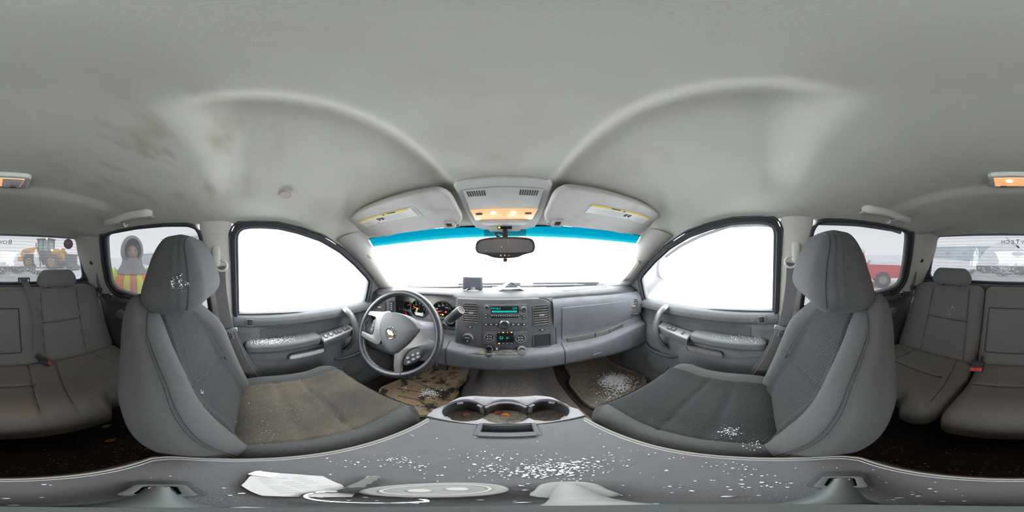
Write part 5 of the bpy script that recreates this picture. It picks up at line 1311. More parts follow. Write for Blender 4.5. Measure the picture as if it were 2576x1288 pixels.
# ------------------------------------------------------------------ sun visors
def visor(label, left):
    v = thing('sun_visor', label, 'sun visor', (-.37,.46,.14), 'sun visors')
    vn = nrm(A(0,-.30,-1)); vo = A(-.37,.46,.1425); vv = nrm(A(0,1,-.30)); vu = np.cross(vv, vn)
    def v2(pts): return [((x+.37)/vu[0], (y-.46)/vv[1]) for x, y in pts]
    out = [(-.590,.388),(-.520,.372),(-.40,.360),(-.27,.355),(-.165,.357),(-.140,.367),(-.128,.392),(-.128,.45),(-.130,.505),(-.150,.540),(-.18,.552),(-.24,.558),(-.40,.566),(-.500,.570),(-.508,.560),(-.575,.548),(-.636,.528),(-.632,.47),(-.618,.415)]
    P = [tuple(q[:2]) for q in crom([A(a, b, 0) for a, b in out], 4, closed=True)]
    # follow the headliner's fall towards the door
    def drop(M): 
        return M
    def at(x, y, e): return vo+A(x+.37, 0, 0)+vv*((y-.46)/vv[1])+vn*e-A(0,0,.020*sst(.42,.64,abs(x)))
    Pa = np.array(P); pc_ = Pa.mean(0)
    rg = []
    for sc, e in ((.02,-.012),(.5,-.012),(.985,-.012),(1,-.008),(1,.001),(.992,.005),(.975,.0075),(.94,.0082),(.7,.0083),(.4,.0083),(.02,.0083)):
        rg.append([at(*(pc_+(q-pc_)*sc), e) for q in Pa])
    b = loft('visor_body', rg, M_visor, v, smooth=60)
    # warning label
    a0 = (-.225,.430); 
    def lab(name, x0, x1, y0, y1, e, m, par):
        return surf(name, lambda s, t: at(lerp(x0, x1, s), lerp(y0, y1, t)-.0*s, e), np.linspace(0,1,8), (0,1), m, par)
    X0, X1 = (-.505,-.245)
    lb = lab('warning_label', X0, X1, .404, .452, .0092, M_label, v)
    lab('label_band', X0+.0, X1-.025 if left else X1, .404, .413, .0098, M_yellow, lb)
    for i in range(8): 
        if i in (0,): continue
        lab('label_line', X0+.115, X1-.030-.02*((i*7) % 3), .416+i*.0042, .4172+i*.0042, .0099, M_ink, lb)
        if i > 1: lab('label_line', X0+.010, X0+.070-.01*((i*5) % 3), .418+i*.0042, .4190+i*.0042, .0099, M_ink, lb)
    xu = A(-1 if False else 1, 0, 0)*(1 if left else 1)
    du = np.cross(vv, vn)
    tU = A(1,0,0) if left else A(-1,0,0)          # un-mirrored reading direction, text built for the real side
    for q in (-.414, -.397):
        slab('seat_pictogram', at(q, .430, .0096), vu, vv, [(-.007,-.010),(-.002,-.006),(.004,-.010),(.007,-.002),(.003,.004),(.006,.010),(-.004,.009),(-.007,.003)], 0, .0006, M_dot, lb, bev=0)
    slab('warning_triangle', at(-.372, .4088, .0102), vu, vv, [(-.005,.004),(.005,.004),(0,-.004)], 0, .0004, M_dot, lb, bev=0)
    if left:
        for i in range(7): lab('label_code', X1-.014, X1-.004, .408+i*.006, .412+i*.006, .0100, M_ink, lb)
    global MS
    keep = MS; p_ = at(-.335, .4088, .0104); p_ = A(p_[0]*keep, p_[1], p_[2]); MS = 1
    text('label_text', 'WARNING', p_, A(1,0,0), -vv, .0075, M_dot, lb)
    MS = keep
    # clip
    ring('clip_frame', at(-.182, .528, .008), vu, vv, rrect(.022,.034,.006), rrect(.040,.050,.010), -.003, .006, M_trim, v, bev=.002)
    slab('clip_recess', at(-.182, .534, .008), vu, vv, rrect(.022,.016,.004), -.002, .002, M_black, v, bev=0)
    tube('clip_rod', [at(-.182-.03, .552, .004), at(-.182+.03, .552, .004)], .005, M_trim, v, n=8)
    return v
visor('grey fabric sun visor with a yellow and white warning label, above the steering wheel', True)
MS = -1
visor('grey fabric sun visor with a yellow and white warning label, above the glove box', False)
MS = 1
# ------------------------------------------------------------------ mirror
mp = A(.005,.585,.035)
mir = thing('rear_view_mirror', 'black framed rear view mirror hanging below the overhead console', 'mirror', mp)
mN = nrm(A(-.02,-1,-.06)); mU, mV, mN = frame_of(mN)
mo_ = [(-.088,.028),(-.04,.034),(.04,.034),(.090,.029),(.106,.016),(.110,-.006),(.102,-.022),(.085,-.027),(.066,-.032),(.045,-.040),(.02,-.043),(-.02,-.043),(-.045,-.040),(-.066,-.032),(-.085,-.027),(-.102,-.022),(-.110,-.006),(-.105,.016)]
mo_ = [tuple(q[:2]) for q in crom([A(a, b, 0) for a, b in mo_], 4, closed=True)]
slab('mirror_case', mp, mU, mV, mo_, -.028, .0, M_black, mir, bev=.006, seg=3, bevang=50)
mg = [(-.080,.022),(-.03,.026),(.03,.026),(.082,.022),(.098,.010),(.100,-.006),(.092,-.020),(.06,-.022),(0,-.023),(-.06,-.022),(-.092,-.020),(-.100,-.006),(-.097,.010)]
mg = [tuple(q[:2]) for q in crom([A(a, b, 0) for a, b in mg], 4, closed=True)]
M_mirror = mat('dusty_mirror_glass', (.25,.265,.28), .30, metal=.8)
slab('mirror_glass', mp, mU, mV, mg, -.002, .0012, M_mirror, mir, bev=0)
for i, m_ in enumerate((M_mark, M_mark, mat('pink_dot', (.5,.2,.2), .5))): lathe('mirror_button', mp+mU*(-.016+i*.0145)-mV*.033+mN*.0, mN, [(.0028,0),(.0025,.0015),(0,.0015)], m_, mir, n=10)
box('mirror_tab', mp-mV*.049, (.014,.010,.012), M_black, mir, bev=.002)
tube('mirror_arm', [mp-mN*.02+mV*.02, mp-mN*.035+mV*.045, mp+A(0,.065,.070)], [.012,.010,.012], M_black, mir, n=12)
tube('mirror_cable', crom([mp-mN*.02+A(-.012,0,.03), mp+A(-.030,.012,.040), mp+A(-.034,.015,.050), mp+A(-.022,.02,.052), mp+A(-.004,.03,.048)], 6), .0035, M_black, mir, n=8)
for q in ((.012,.018),(-.012,-.002),(-.068,-.014)): lathe('mirror_speck', mp+mU*q[0]+mV*q[1]+mN*.0012, mN, [(.0016,0),(.0012,.0006),(0,.0006)], M_mark, mir, n=8)
# ------------------------------------------------------------------ rear dome lamp
dl = thing('dome_lamp', 'rectangular dome lamp glowing amber in the headliner above the rear seat', 'lamp', (0,-.41,.195))
zt_ = roof_at(0,-.41)
dn = nrm(A(0,-.06,-1)); dO = A(0,-.408,zt_-.004); dV = nrm(np.cross(dn, A(1,0,0))); dU = np.cross(dV, dn)
def d2(pts): return [((x)/dU[0], (y+.408)/dV[1]) for x, y in pts]
fr_ = [(-.070,-.366),(.070,-.366),(.079,-.374),(.082,-.44),(.074,-.450),(-.074,-.450),(-.082,-.44),(-.079,-.374)]
slab('lamp_frame', dO, dU, dV, d2(fr_), -.012, .005, M_trimd, dl, bev=.004, seg=3)
slab('lamp_lens', dO, dU, dV, d2([(-.064,-.377),(.066,-.377),(.070,-.436),(-.062,-.436)]), .003, .0068, M_lens, dl, bev=.002)
slab('unlit_lens', dO, dU, dV, d2([(-.062,-.378),(-.012,-.378),(-.012,-.4355),(-.060,-.4355)]), .0066, .0074, M_lensd, dl, bev=.001)
lathe('lamp_bulb', dO+A(.030,.012,0)+dn*.0066, dn, [(.009,0),(.007,.003),(0,.004)], M_bulb, dl, n=16)
for x in (-.042, .047): slab('lamp_switch', dO+A(x,-.022,0)+dn*.0072, A(1,0,0), np.cross(dn, A(1,0,0)), rrect(.017,.006,.003), 0, .003, M_black, dl, bev=.001)
ld = bpy.data.lights.new('dome_light', 'SPOT'); ld.energy = .12; ld.color = (1,.5,.15); ld.spot_size = R(150); ld.spot_blend = 1; ld.shadow_soft_size = .008
lo = bpy.data.objects.new('dome_light', ld); COL.objects.link(lo); p = dO+A(.030,.012,0)+dn*.018; lo.location = (p[0], p[1], p[2]+ZO)
# ------------------------------------------------------------------ rear grab handles
def handle(label):
    h = thing('grab_handle', label, 'handle', (-.45,-.44,.15), 'rear grab handles')
    c = [A(-.475,-.335,.150), A(-.452,-.350,.138), A(-.442,-.42,.132), A(-.442,-.50,.134), A(-.450,-.560,.142), A(-.470,-.572,.152)]
    c = [A(q[0], q[1], roof_at(-q[0], q[1])-d) for q, d in zip(c, (.000,.016,.020,.020,.014,-.002))]
    tube('handle_bar', crom(c, 6), .015, M_trim, h, n=12, r2=.008)
    p = A(-.50,-.368,roof_at(.50,-.368)-.003)
    rblock('handle_foot', p, (.06,.045,.012), .005, M_trim, h)
    p = A(-.50,-.535,roof_at(.50,-.535)-.003)
    rblock('handle_foot', p, (.05,.020,.010), .004, M_trim, h)
    tube('coat_hook', crom([p+A(-.005,.035,-.002), p+A(-.012,.030,-.014), p+A(-.026,.026,-.014), p+A(-.030,.036,-.006)], 5), .0055, M_trim, h, n=8)
    return h
handle('cream grab handle with a coat hook above the window with the person')
MS = -1
handle('cream grab handle with a coat hook above the window with the red vehicle')
MS = 1
# round microphone grille above the driver's window, push pins at the back
zz = roof_at(.443,.10)
mic = lathe('roof_microphone', A(-.443,.10,zz+.002), A(.30,0,-1), [(.020,0),(.020,.0055),(.0175,.007),(.0165,.0055),(0,.0055)], M_trim, None, n=28, label='small round microphone grille in the headliner above the steering wheel side window', cat='microphone')
lathe('grille', A(-.443,.10,zz+.002), A(.30,0,-1), [(.0165,.004),(.0160,.0062),(0,.0062)], mat('pink_grille', (.36,.30,.27), .8, noise=.2, nscale=500), mic, n=24)
for x, lb in ((-.245,'round headliner pin above the rear window, on the loader side'), (.265,'round headliner pin above the rear window, on the sticker-free side')):
    lathe('headliner_pin', A(x,-1.05,roof_at(abs(x),-1.05)+.001), nrm(A(0,.5,-1)), [(.011,0),(.010,.003),(0,.004)], M_head, None, n=18, label=lb, cat='fastener', group='headliner pins')
# ------------------------------------------------------------------ floor mats, snow and litter indoors
def floor_mat(nm, label, out, m, z, lines, m2):
    t = thing(nm, label, 'mat', (np.mean([p[0] for p in out]), np.mean([p[1] for p in out]), -.945), 'front floor mats')
    P = [tuple(q[:2]) for q in crom([A(a, b, 0) for a, b in out], 4, closed=True)]
    P = resamp(P, 110)
    zf_ = lambda x, y: max(floor_z(x, y), -.95)+z
    c = P.mean(0); v = []; rings_ = [1.0, .985, .94, .93, .75, .5, .25, .02]; hts = [-.004, .016, .014, .0, .0, .0, .0, .0]
    for s_, h_ in zip(rings_, hts): v += [A(c[0]+(p[0]-c[0])*s_, c[1]+(p[1]-c[1])*s_, 0)+A(0,0,zf_(*(c+(p-c)*s_))+h_) for p in P]
    f = [(k*110+i, k*110+(i+1) % 110, (k+1)*110+(i+1) % 110, (k+1)*110+i) for k in range(len(rings_)-1) for i in range(110)]+[tuple(range(7*110, 8*110))]
    mk('mat_tray', v, f, m, t, smooth=35)
    for L_ in lines:
        tube('mat_rib', [A(a, b, zf_(a, b)+.002) for a, b in L_], .0050, m2, t, n=6, r2=.003)
    return t
dm = [(-.60,.60),(-.615,.70),(-.585,.84),(-.575,.97),(-.50,1.02),(-.33,1.02),(-.245,.99),(-.235,.935),(-.258,.85),(-.232,.775),(-.25,.60),(-.40,.50)]
lines = []
for i in range(5): lines.append([(-.53+i*.05, .93), (-.50+i*.05, .97)])
lines.append([(-.57,.835),(-.42,.80),(-.33,.80)]); lines.append([(-.55,.70),(-.42,.735),(-.33,.70)]); lines.append([(-.50,.64),(-.40,.66),(-.32,.63)])
lines.append([(-.29,.80),(-.275,.77),(-.29,.70)])
floor_mat('floor_mat', 'muddy brown rubber floor mat below the pedals', dm, M_mud, .020, lines, mat('mud_dark', (.13,.09,.055), .85, noise=.3, nscale=40))
pm_ = [(.34,.60),(.338,.75),(.345,.86),(.385,.94),(.37,1.06),(.45,1.10),(.62,1.08),(.70,1.02),(.715,.93),(.74,.82),(.75,.66),(.60,.52),(.42,.50)]
pl = [[(.56+.115*math.cos(t), .775+.105*math.sin(t)) for t in np.linspace(0, 2*PI, 33)], [(.56+.085*math.cos(t), .775+.078*math.sin(t)) for t in np.linspace(0, 2*PI, 33)],
      [(.39,.90),(.50,.905)],[(.40,.955),(.68,.93)],[(.41,1.0),(.67,.985)],[(.38,.85),(.44,.85)],[(.38,.83),(.43,.83)],[(.38,.81),(.43,.81)],[(.39,.72),(.46,.72)],[(.39,.69),(.46,.69)],[(.66,.88),(.72,.86)],[(.68,.80),(.73,.79)],[(.66,.68),(.72,.68)]]
for i in range(4): pl.append([(.43+i*.055,1.02),(.44+i*.055,1.05)])
floor_mat('floor_mat', 'grey patterned rubber floor mat with a snow heap, under the glove box', pm_, M_matd, .020, pl, M_matd)

def blob(cx, cy, sx, sy, n, zfn, seed, rot=0):
    g = random.Random(seed); o = []
    for _ in range(n):
        a, b = g.gauss(0, sx), g.gauss(0, sy)
        x, y = cx+a*math.cos(rot)-b*math.sin(rot), cy+a*math.sin(rot)+b*math.cos(rot)
        o.append(A(x, y, zfn(x, y)))
    return o
lz = lambda x, y: LZ+.0015
inlid = lambda p: abs(p[0]) < .155 and -.09 < p[1] < .24
sn = blob(.035,.125,.022,.012,300,lz,1)+blob(.035,.13,.045,.022,160,lz,2)+blob(.0,.175,.03,.015,40,lz,3)+blob(-.095,.128,.014,.010,45,lz,4)+blob(-.122,.092,.008,.006,22,lz,5)+blob(.0,.05,.09,.09,130,lz,6)+blob(.06,-.01,.05,.04,70,lz,7)+blob(.005,.246,.035,.003,40,lz,8)+blob(.15,.03,.012,.012,20,lz,9)
crumbs('lid_snow', [p for p in sn if inlid(p)], .0007, .0023, M_snow, label='white snow crumbs scattered on the console lid', seed=2)
mz = lambda x, y: floor_z(x, y)+.026
ms = blob(-.385,.745,.026,.022,260,mz,11)+blob(-.33,.80,.012,.012,25,mz,12)+blob(-.52,.72,.012,.008,14,mz,13)+blob(-.56,.84,.02,.008,10,mz,14)
crumbs('mat_snow', ms, .002, .0055, M_snow, label='patch of wet snow on the muddy floor mat below the pedals', seed=3)
ms = blob(.585,.745,.042,.040,1700,lambda x, y: floor_z(x, y)+.026+.022*math.exp(-(((x-.585)/.05)**2+((y-.76)/.045)**2)),15)+blob(.56,.66,.06,.025,260,mz,16)+blob(.44,.63,.03,.015,22,mz,17)
crumbs('mat_snow', ms, .0025, .0065, M_snow, label='heap of snow clumps on the patterned floor mat under the glove box', seed=5)
# flecks on the tunnel carpet
crumbs('carpet_flecks', blob(.05,.70,.14,.16,130,lambda x, y: floor_z(x, y)+.009,18), .001, .003, M_frost, label='pale flecks strewn over the tunnel carpet in front of the console', cat='litter', seed=6)
# snow and dust on the seats
cush = lambda x, y: -.536+.022*sst(.10,.2,abs(abs(x)-.386))
crumbs('seat_snow', blob(.28,.055,.012,.010,130,cush,20)+blob(.225,.045,.006,.018,130,lambda x, y: -.53,21)+blob(.22,.01,.012,.006,25,lambda x, y: -.515,22), .0007, .0019, M_snow, label='two small clumps of snow on the seat facing the glove box', seed=8)
crumbs('seat_dust', blob(-.36,.08,.09,.07,240,lambda x, y: -.534,23)+blob(-.27,.03,.05,.012,110,lambda x, y: -.532,24)+blob(-.47,.06,.05,.06,80,lambda x, y: -.531,25), .0005, .0014, mat('sandy_crumbs', (.42,.38,.30), .9, noise=.3, nscale=90), label='sandy crumbs scattered on the cushion behind the steering wheel', cat='litter', seed=9)
rz_ = lambda x, y: -.655+.024*math.exp(-((y+.45)/.11)**2)
crumbs('bench_snow', blob(-.44,-.52,.07,.07,220,rz_,26)+blob(-.1,-.5,.12,.08,140,rz_,27), .001, .003, M_frost, label='snow grains sprinkled on the wide rear cushion', seed=10)
crumbs('bench_snow', blob(.26,-.53,.022,.05,160,rz_,28)+blob(.235,-.66,.012,.012,45,rz_,29)+blob(.36,-.5,.05,.05,60,rz_,30), .001, .003, M_frost, label='snow grains sprinkled on the narrow rear cushion', seed=11)
# litter on the dark rear floor
gl = random.Random(5)
fz = lambda x, y: floor_z(x, y)+.003
crumbs('floor_litter', blob(-.33,-.26,.07,.05,220,fz,31)+blob(-.20,-.22,.10,.05,160,fz,32), .0015, .005, mat('pale_litter', (.30,.25,.19), .9, noise=.5, nscale=60, col2=(.20,.05,.03), mscale=30), label='pale crumbs and chips littering the dark rear floor behind the steering wheel seat', cat='litter', seed=12)
crumbs('floor_litter', blob(.08,-.24,.16,.06,120,fz,33)+blob(.25,-.2,.08,.05,40,fz,34), .001, .003, M_frost, label='few pale specks on the dark rear floor behind the console', cat='litter', seed=13)
lf = U(275, 1108, z=-.94)
for i, (px, py, lb, col) in enumerate(((278,1109,'curled orange dry leaf on the rear floor litter',(.45,.24,.07)),(268,1074,'yellow green leaf scrap on the rear floor',(.35,.33,.12)),(139,1089,'pale paper scrap on the rear floor below the wide bench',(.42,.40,.37)))):
    p = U(px, py, z=-.944)
    surf('dry_leaf' if i < 2 else 'paper_scrap', lambda u, w: p+A(u*.022, w*(.010*(1-(u)**2)), .004+.006*u*u+.004*w*w), np.linspace(-1,1,9), np.linspace(-1,1,5), mat('scrap_%d' % i, col, .8, noise=.2, nscale=80), None, label=lb, cat='leaf' if i < 2 else 'paper')
hr_ = []
for c_, sp_, n__ in (((-.2505,-.131,-.045),.005,26),((-.2535,-.117,-.044),.006,40),((-.258,-.106,-.045),.003,8),((-.303,-.092,-.350),.004,24),((-.296,-.150,-.118),.004,24)):
    for _ in range(n__): hr_.append(A(c_[0]+random.gauss(0,.0006), c_[1]+random.gauss(0,sp_*.6), c_[2]+random.gauss(0,sp_)))
crumbs('seat_snow', hr_, .0006, .0018, M_snow, label='small white snow specks stuck on the headrest and backrest behind the steering wheel', seed=61)
# snow on the armrests
def arm_snow(s, seed, n, label, m=None):
    pts = [p+A(0,0,0) for p in blob(s*.692,.085,.017,.055,n,lambda x, y: -.3965+.010*sst(.05,.34,y),seed)]
    pts = [p for p in pts if .66 < abs(p[0]) < .735 and -.01 < p[1] < .30]
    crumbs('armrest_snow', pts, .001, .0030, m or M_frost, label=label, seed=seed)
arm_snow(-1, 41, 900, 'frost crumbs caking the armrest of the door beside the steering wheel', mat('frost_white', (.66,.68,.71), .8))
arm_snow(1, 42, 170, 'thin frost crumbs on the armrest of the door beside the glove box')
for s, lb, sd in ((-1, 'frost caking the rear armrest below the window with the person', 43), (1, 'frost caking the rear armrest below the window with the red vehicle', 44)):
    crumbs('armrest_snow', [p for p in blob(s*.712,-.66,.014,.09,520,lambda x, y: -.348,sd) if .69 < abs(p[0]) < .75 and -.755 < p[1] < -.40], .001, .0030, M_frost, label=lb, seed=sd)
# scuffs on the passenger door, snow on headrest and shoulder
crumbs('door_scuff', [A(.722,U(px,py,x=.722)[1],U(px,py,x=.722)[2]) for px, py in [(1870+random.gauss(0,3), 797+random.gauss(0,5)) for _ in range(14)]+[(1893+random.gauss(0,3), 804+random.gauss(0,2.5)) for _ in range(20)]], .001, .003, mat('tan_scuff', (.34,.29,.22), .9), label='tan scuff marks on the door above the glove box side armrest', cat='scuff', seed=45)

# ------------------------------------------------------------------ keys and a small tripod on the lid
kz = LZ+.001
keys = thing('key_bunch', 'bunch of keys with a printed paper tag lying on the console lid', 'keys', (-.06,.04,kz))
tagp = [(-.108,.000),(-.122,.012),(-.110,.034),(-.098,.048),(-.070,.045),(-.046,.036),(-.036,.027),(-.048,.004),(-.08,-.004)]
slab('paper_tag', A(0,0,kz+.002), A(1,0,0), A(0,1,0), tagp, 0, .0012, M_tag, keys, bev=0)
for i in range(9):
    for q in range(3):
        if (i*3+q) % 5 == 4: continue
        c_ = A(-.100+i*.0062, .010+q*.0105+i*.0008, kz+.0032)
        slab('tag_print', c_, A(1,0,0), A(0,1,0), rrect(.0028,.0078,.0004), 0, .0003, M_ink, keys, bev=0)
slab('tag_cap', A(-.115,.010,kz+.003), nrm(A(.5,.8,0)), nrm(A(-.8,.5,0)), rrect(.020,.014,.003), 0, .002, M_label, keys, bev=.0005)
slab('key_blade', A(-.068,.060,kz+.003), nrm(A(-.5,.86,0)), nrm(A(-.86,-.5,0)), [(-.020,-.0045),(-.012,-.0045),(-.008,-.003),(-.004,-.0045),(.002,-.0035),(.006,-.0045),(.012,-.004),(.018,-.0035),(.020,.0),(.018,.0045),(-.020,.0045)], 0, .0022, M_chrome, keys, bev=.0003)
slab('key_head', A(-.046,.043,kz+.003), nrm(A(-.5,.86,0)), nrm(A(-.86,-.5,0)), rrect(.020,.026,.009), 0, .006, M_black, keys, bev=.002)
tube('key_ring', [A(-.034+.020*math.cos(t), .026+.012*math.sin(t), kz+.0045) for t in np.linspace(0, 2*PI, 33)[:-1]], .0013, M_chrome, keys, n=6, closed=True)
M_fob = mat('grey_rubber_pad', (.20,.205,.20), .7, noise=.1, nscale=60)
fo = A(-.025,.060,kz+.003); fu = nrm(A(.75,.66,0)); fv = nrm(A(-.66,.75,0))
fb = slab('key_fob', fo, fu, fv, [tuple(p) for p in circ(.031, 30, .022)], 0, .009, M_fob, keys, bev=.003, seg=3)
ring('fob_rim', fo, fu, fv, circ(.022, 30, .014), circ(.0235, 30, .0155), .0085, .0098, M_ink, fb)
for q in (-.008, .008): lathe('fob_button', fo+fu*q+A(0,0,.009), A(0,0,1), [(.005,0),(.0045,.001),(0,.001)], M_ink, fb, n=16)
tri = thing('mini_tripod', 'three legged grey camera stand standing on the console lid', 'tripod', (.007,0,LZ))
M_stand = mat('stand_grey', (.055,.065,.065), .5)
lathe('hub', A(.007,0,LZ+.02), A(0,0,1), [(.017,-.008),(.019,0),(.017,.008),(0,.009)], M_stand, tri, n=24)
for (ex, ey), kind_ in (((.034,.082),0), ((-.068,-.042),1), ((.098,-.052),1)):
    d_ = nrm(A(ex-.007, ey, 0)); w_ = A(-d_[1], d_[0], 0); L_ = math.hypot(ex-.007, ey)
    lg = tube('leg', [A(.007,0,LZ+.020)+d_*.012, A(.007,0,LZ+.012)+d_*L_*.6, A(.007,0,LZ+.007)+d_*L_*.95], [.008,.008,.007], M_stand if kind_ else M_fob, tri, n=10)
    if kind_:
        fo_ = A(.007,0,LZ+.004)+d_*L_*.80
        ring('clamp', fo_, d_, w_, rrect(.026,.016,.004), rrect(.036,.026,.006), 0, .012, M_chrome if False else M_stand, lg, bev=.001)
        slab('clamp_tongue', fo_+A(0,0,.006), d_, w_, rrect(.022,.010,.002), 0, .004, M_chrome, lg, bev=.001)
        slab('foot', A(.007,0,LZ+.001)+d_*L_*.88, d_, w_, rrect(.050,.034,.008), 0, .006, M_black, lg, bev=.002)
    else:
        slab('foot', A(.007,0,LZ+.001)+d_*L_*.74, d_, w_, rrect(.052,.030,.014), 0, .011, M_fob, lg, bev=.003, seg=3)
# ------------------------------------------------------------------ outside: snow yard, truck bed, loader, person
GZ = -1.62
def gz(x, y):
    r = math.hypot(x, y)
    return GZ+.30*sst(8, 24, r)+.10*math.sin(x*.31+1)*math.sin(y*.27)*sst(4, 12, r)
NG = 90
gxs = np.sinh(np.linspace(-5.2, 5.2, NG)); gxs = gxs/gxs[-1]*260
surf('ground', lambda x, y: (x, y, gz(x, y)), gxs, gxs, M_snowg, **ST)
def mound(nm, label, cx, cy, rx, ry, h, seed):
    g = random.Random(seed); ph = [g.uniform(0, 6) for _ in range(6)]
    def f(u, w):
        r = w; a = u
        k = 1+.18*math.sin(3*a+ph[0])+.10*math.sin(7*a+ph[1])
        z = h*(1-r*r)**1.0*(1+.14*math.sin(5*a+ph[2])*r) if r < 1 else 0
        x, y = cx+rx*k*r*math.cos(a), cy+ry*k*r*math.sin(a)
        return (x, y, gz(x, y)+z-.12)
    return surf(nm, f, np.linspace(0, 2*PI, 49), np.linspace(0, 1, 14), M_snowg, None, smooth=80, label=label, cat='snow')
mound('snow_pile', 'big white snow pile seen through the rear window beside the loader', 1.2, -18, 3.2, 3, 3.05, 3)
mound('snow_pile', 'low ploughed snow bank beyond the truck bed on the sticker-free side', 7.5, -14, 5, 2.5, 1.25, 5)
mound('snow_pile', 'snow drift lying in front of the loader wheels', -5.2, -14.6, 4.2, 1.3, .34, 8)
M_bed = mat('grey_truck_paint', (.10,.10,.105), .5, noise=.15, nscale=6)
bed = thing('truck_bed', 'dark grey truck bed with snow lying in it behind the rear window', 'truck bed', (0,-2.1,-.9))
box('tailgate', (0,-2.98,-.42), (1.55,.06,.46), M_bed, bed, bev=.012)
for s in (-1, 1): box('bed_side', (s*.82,-2.10,-.48), (.09,1.7,.44), M_bed, bed, bev=.02)
box('bed_floor', (0,-2.10,-.74), (1.6,1.7,.05), M_bed, bed, bev=0)
g_ = random.Random(9)
surf('bed_snow', lambda x, y: (x, y, -.360+.030*math.sin(x*5+y*3)+.012*math.sin(x*17+y*9)+.05*sst(-2.6,-2.95,y)*(.4+.6*math.sin(x*9+1)**2)), np.linspace(-.775,.775,50), np.linspace(-2.945,-1.26,50), mat('old_bed_snow', (.42,.43,.45), .8, noise=.2, nscale=7), bed, smooth=80)
crumbs('tailgate_snow', [A(random.uniform(-.75,.75), -2.945, -.235+random.uniform(-.12,.025)) for _ in range(260)]+[A(random.gauss(.25,.1), -2.945, -.25+random.gauss(0,.05)) for _ in range(240)], .006, .021, M_snow, label='snow clumps stuck on the inside of the tailgate', seed=51, flat=.9)
# wheel loader
M_cat = mat('loader_yellow', (.66,.36,.05), .6, noise=.15, nscale=3)
M_tyre = mat('snowy_tyre', (.07,.07,.072), .9, noise=.3, nscale=9, col2=(.55,.56,.58), mscale=5, mlo=.60, mhi=.72)
M_cab = mat('loader_cab_dark', (.10,.11,.115), .5)
lc_ = A(-6.34,-19.8,0); lc_[2] = gz(lc_[0], lc_[1])-.02
ldr = thing('wheel_loader', 'yellow wheel loader with big tyres standing in the snow behind the truck', 'loader', lc_)
fd_ = nrm(A(-.86,-.30,0)); fd_ = nrm(A(-.636,.77,0)); sd_ = A(-fd_[1], fd_[0], 0); up_ = A(0,0,1)     # drives to the right in view
LM = np.c_[fd_, sd_, up_]
def Lp(a, b, c): return lc_+fd_*a+sd_*b+up_*c
def lbox(nm, a, b, c, s, m, bev=.05, par=ldr): return box(nm, Lp(a,b,c), s, m, par, M=LM, bev=bev)
def lslab(nm, pts, b0, b1, m, bev=.05, par=ldr): return slab(nm, Lp(0,0,0), fd_, up_, pts, -b1, -b0, m, par, bev=bev)
for a, nm in ((-1.55,'rear'),(1.75,'front')):
    for s in (-1, 1):
        w = lathe('wheel', Lp(a, s*1.05, .82), sd_*s, [(.55,-.30),(.78,-.30),(.86,-.22),(.86,.22),(.78,.30),(.55,.30),(.45,.24),(0,.24)], M_tyre, ldr, n=40, smooth=30)
        lathe('wheel_hub', Lp(a, s*1.05, .82), sd_*s, [(.44,.10),(.44,.27),(.36,.30),(.30,.22),(.14,.22),(.12,.30),(0,.30)], M_cat, w, n=28)
        tr_ = MB()
        for i in range(22):
            t = i*2*PI/22; c_ = Lp(a+.86*math.cos(t), s*1.05, .82+.86*math.sin(t)); rd = fd_*math.cos(t)+up_*math.sin(t); tg = -fd_*math.sin(t)+up_*math.cos(t)
            tr_.box(c_, (.06,.56,.10), np.c_[rd, sd_, tg])
        tr_.build('tread', M_tyre, w, bev=0, kind='stuff')
lslab('engine_hood', [(-3.2,1.15),(-3.25,1.9),(-2.9,2.35),(-.9,2.62),(-.55,2.6),(-.55,1.2),(-1.3,1.75),(-1.8,1.75),(-2.5,1.3)], -.85, .85, M_cat)
lslab('counterweight', [(-3.55,.75),(-3.55,1.35),(-2.7,1.4),(-2.6,.75)], -1.1, 1.1, M_cat)
lbox('rear_fender', -1.55, 0, 1.78, (1.9,2.5,.10), M_snow)
lbox('exhaust_stack', -1.5, .3, 2.9, (.12,.12,.75), M_cab)
lbox('engine_grille', -2.2, -.87, 1.75, (.6,.03,.5), M_cab, .01)
cabp = thing('x', None, None, (0,0,0)) if False else None
cb_ = lslab('cab_lower', [(-.55,1.1),(-.55,2.15),(1.05,2.15),(1.2,1.6),(.9,1.0)], -.75, .75, M_cab)
for a in (-.5, .25, 1.05):
    for s in (-1, 1): lbox('cab_post', a, s*.72, 2.85, (.09,.09,1.45), M_cab, .01)
M_cg = mat('cab_glass', (.30,.42,.40), .2, spec=.5)
lslab('cab_glass', [(-.48,2.15),(-.48,3.5),(1.0,3.5),(1.05,2.15)], -.66, .66, M_cg, .01)
lslab('cab_roof', [(-.7,3.5),(-.65,3.68),(1.15,3.68),(1.3,3.5)], -.85, .85, M_cab)
lbox('cab_step', .9, -.95, .9, (.8,.25,.5), M_cab)
lslab('front_frame', [(.95,.7),(.95,1.5),(1.6,2.3),(2.1,2.35),(2.4,1.7),(2.5,.8)], -.45, .45, M_cat)
for s in (-1, 1):
    lslab('lift_arm', [(1.5,2.05),(1.7,2.4),(2.6,2.2),(3.75,1.0),(3.75,.6),(3.4,.55),(2.5,1.7)], s*.62-.10, s*.62+.10, M_cat)
lslab('bell_crank', [(2.3,1.9),(2.6,2.5),(2.9,2.4),(2.9,1.4),(2.6,1.3)], -.14, .14, M_cat)
lslab('bucket', [(3.5,.35),(3.5,1.35),(3.75,1.75),(4.1,1.75),(3.95,1.3),(4.0,.55),(4.7,.10),(3.9,.08)], -1.35, 1.35, M_cab)
M_head2 = mat('work_lamp', (.9,.8,.6), .3, emit=(1,.78,.45), estr=1.6)
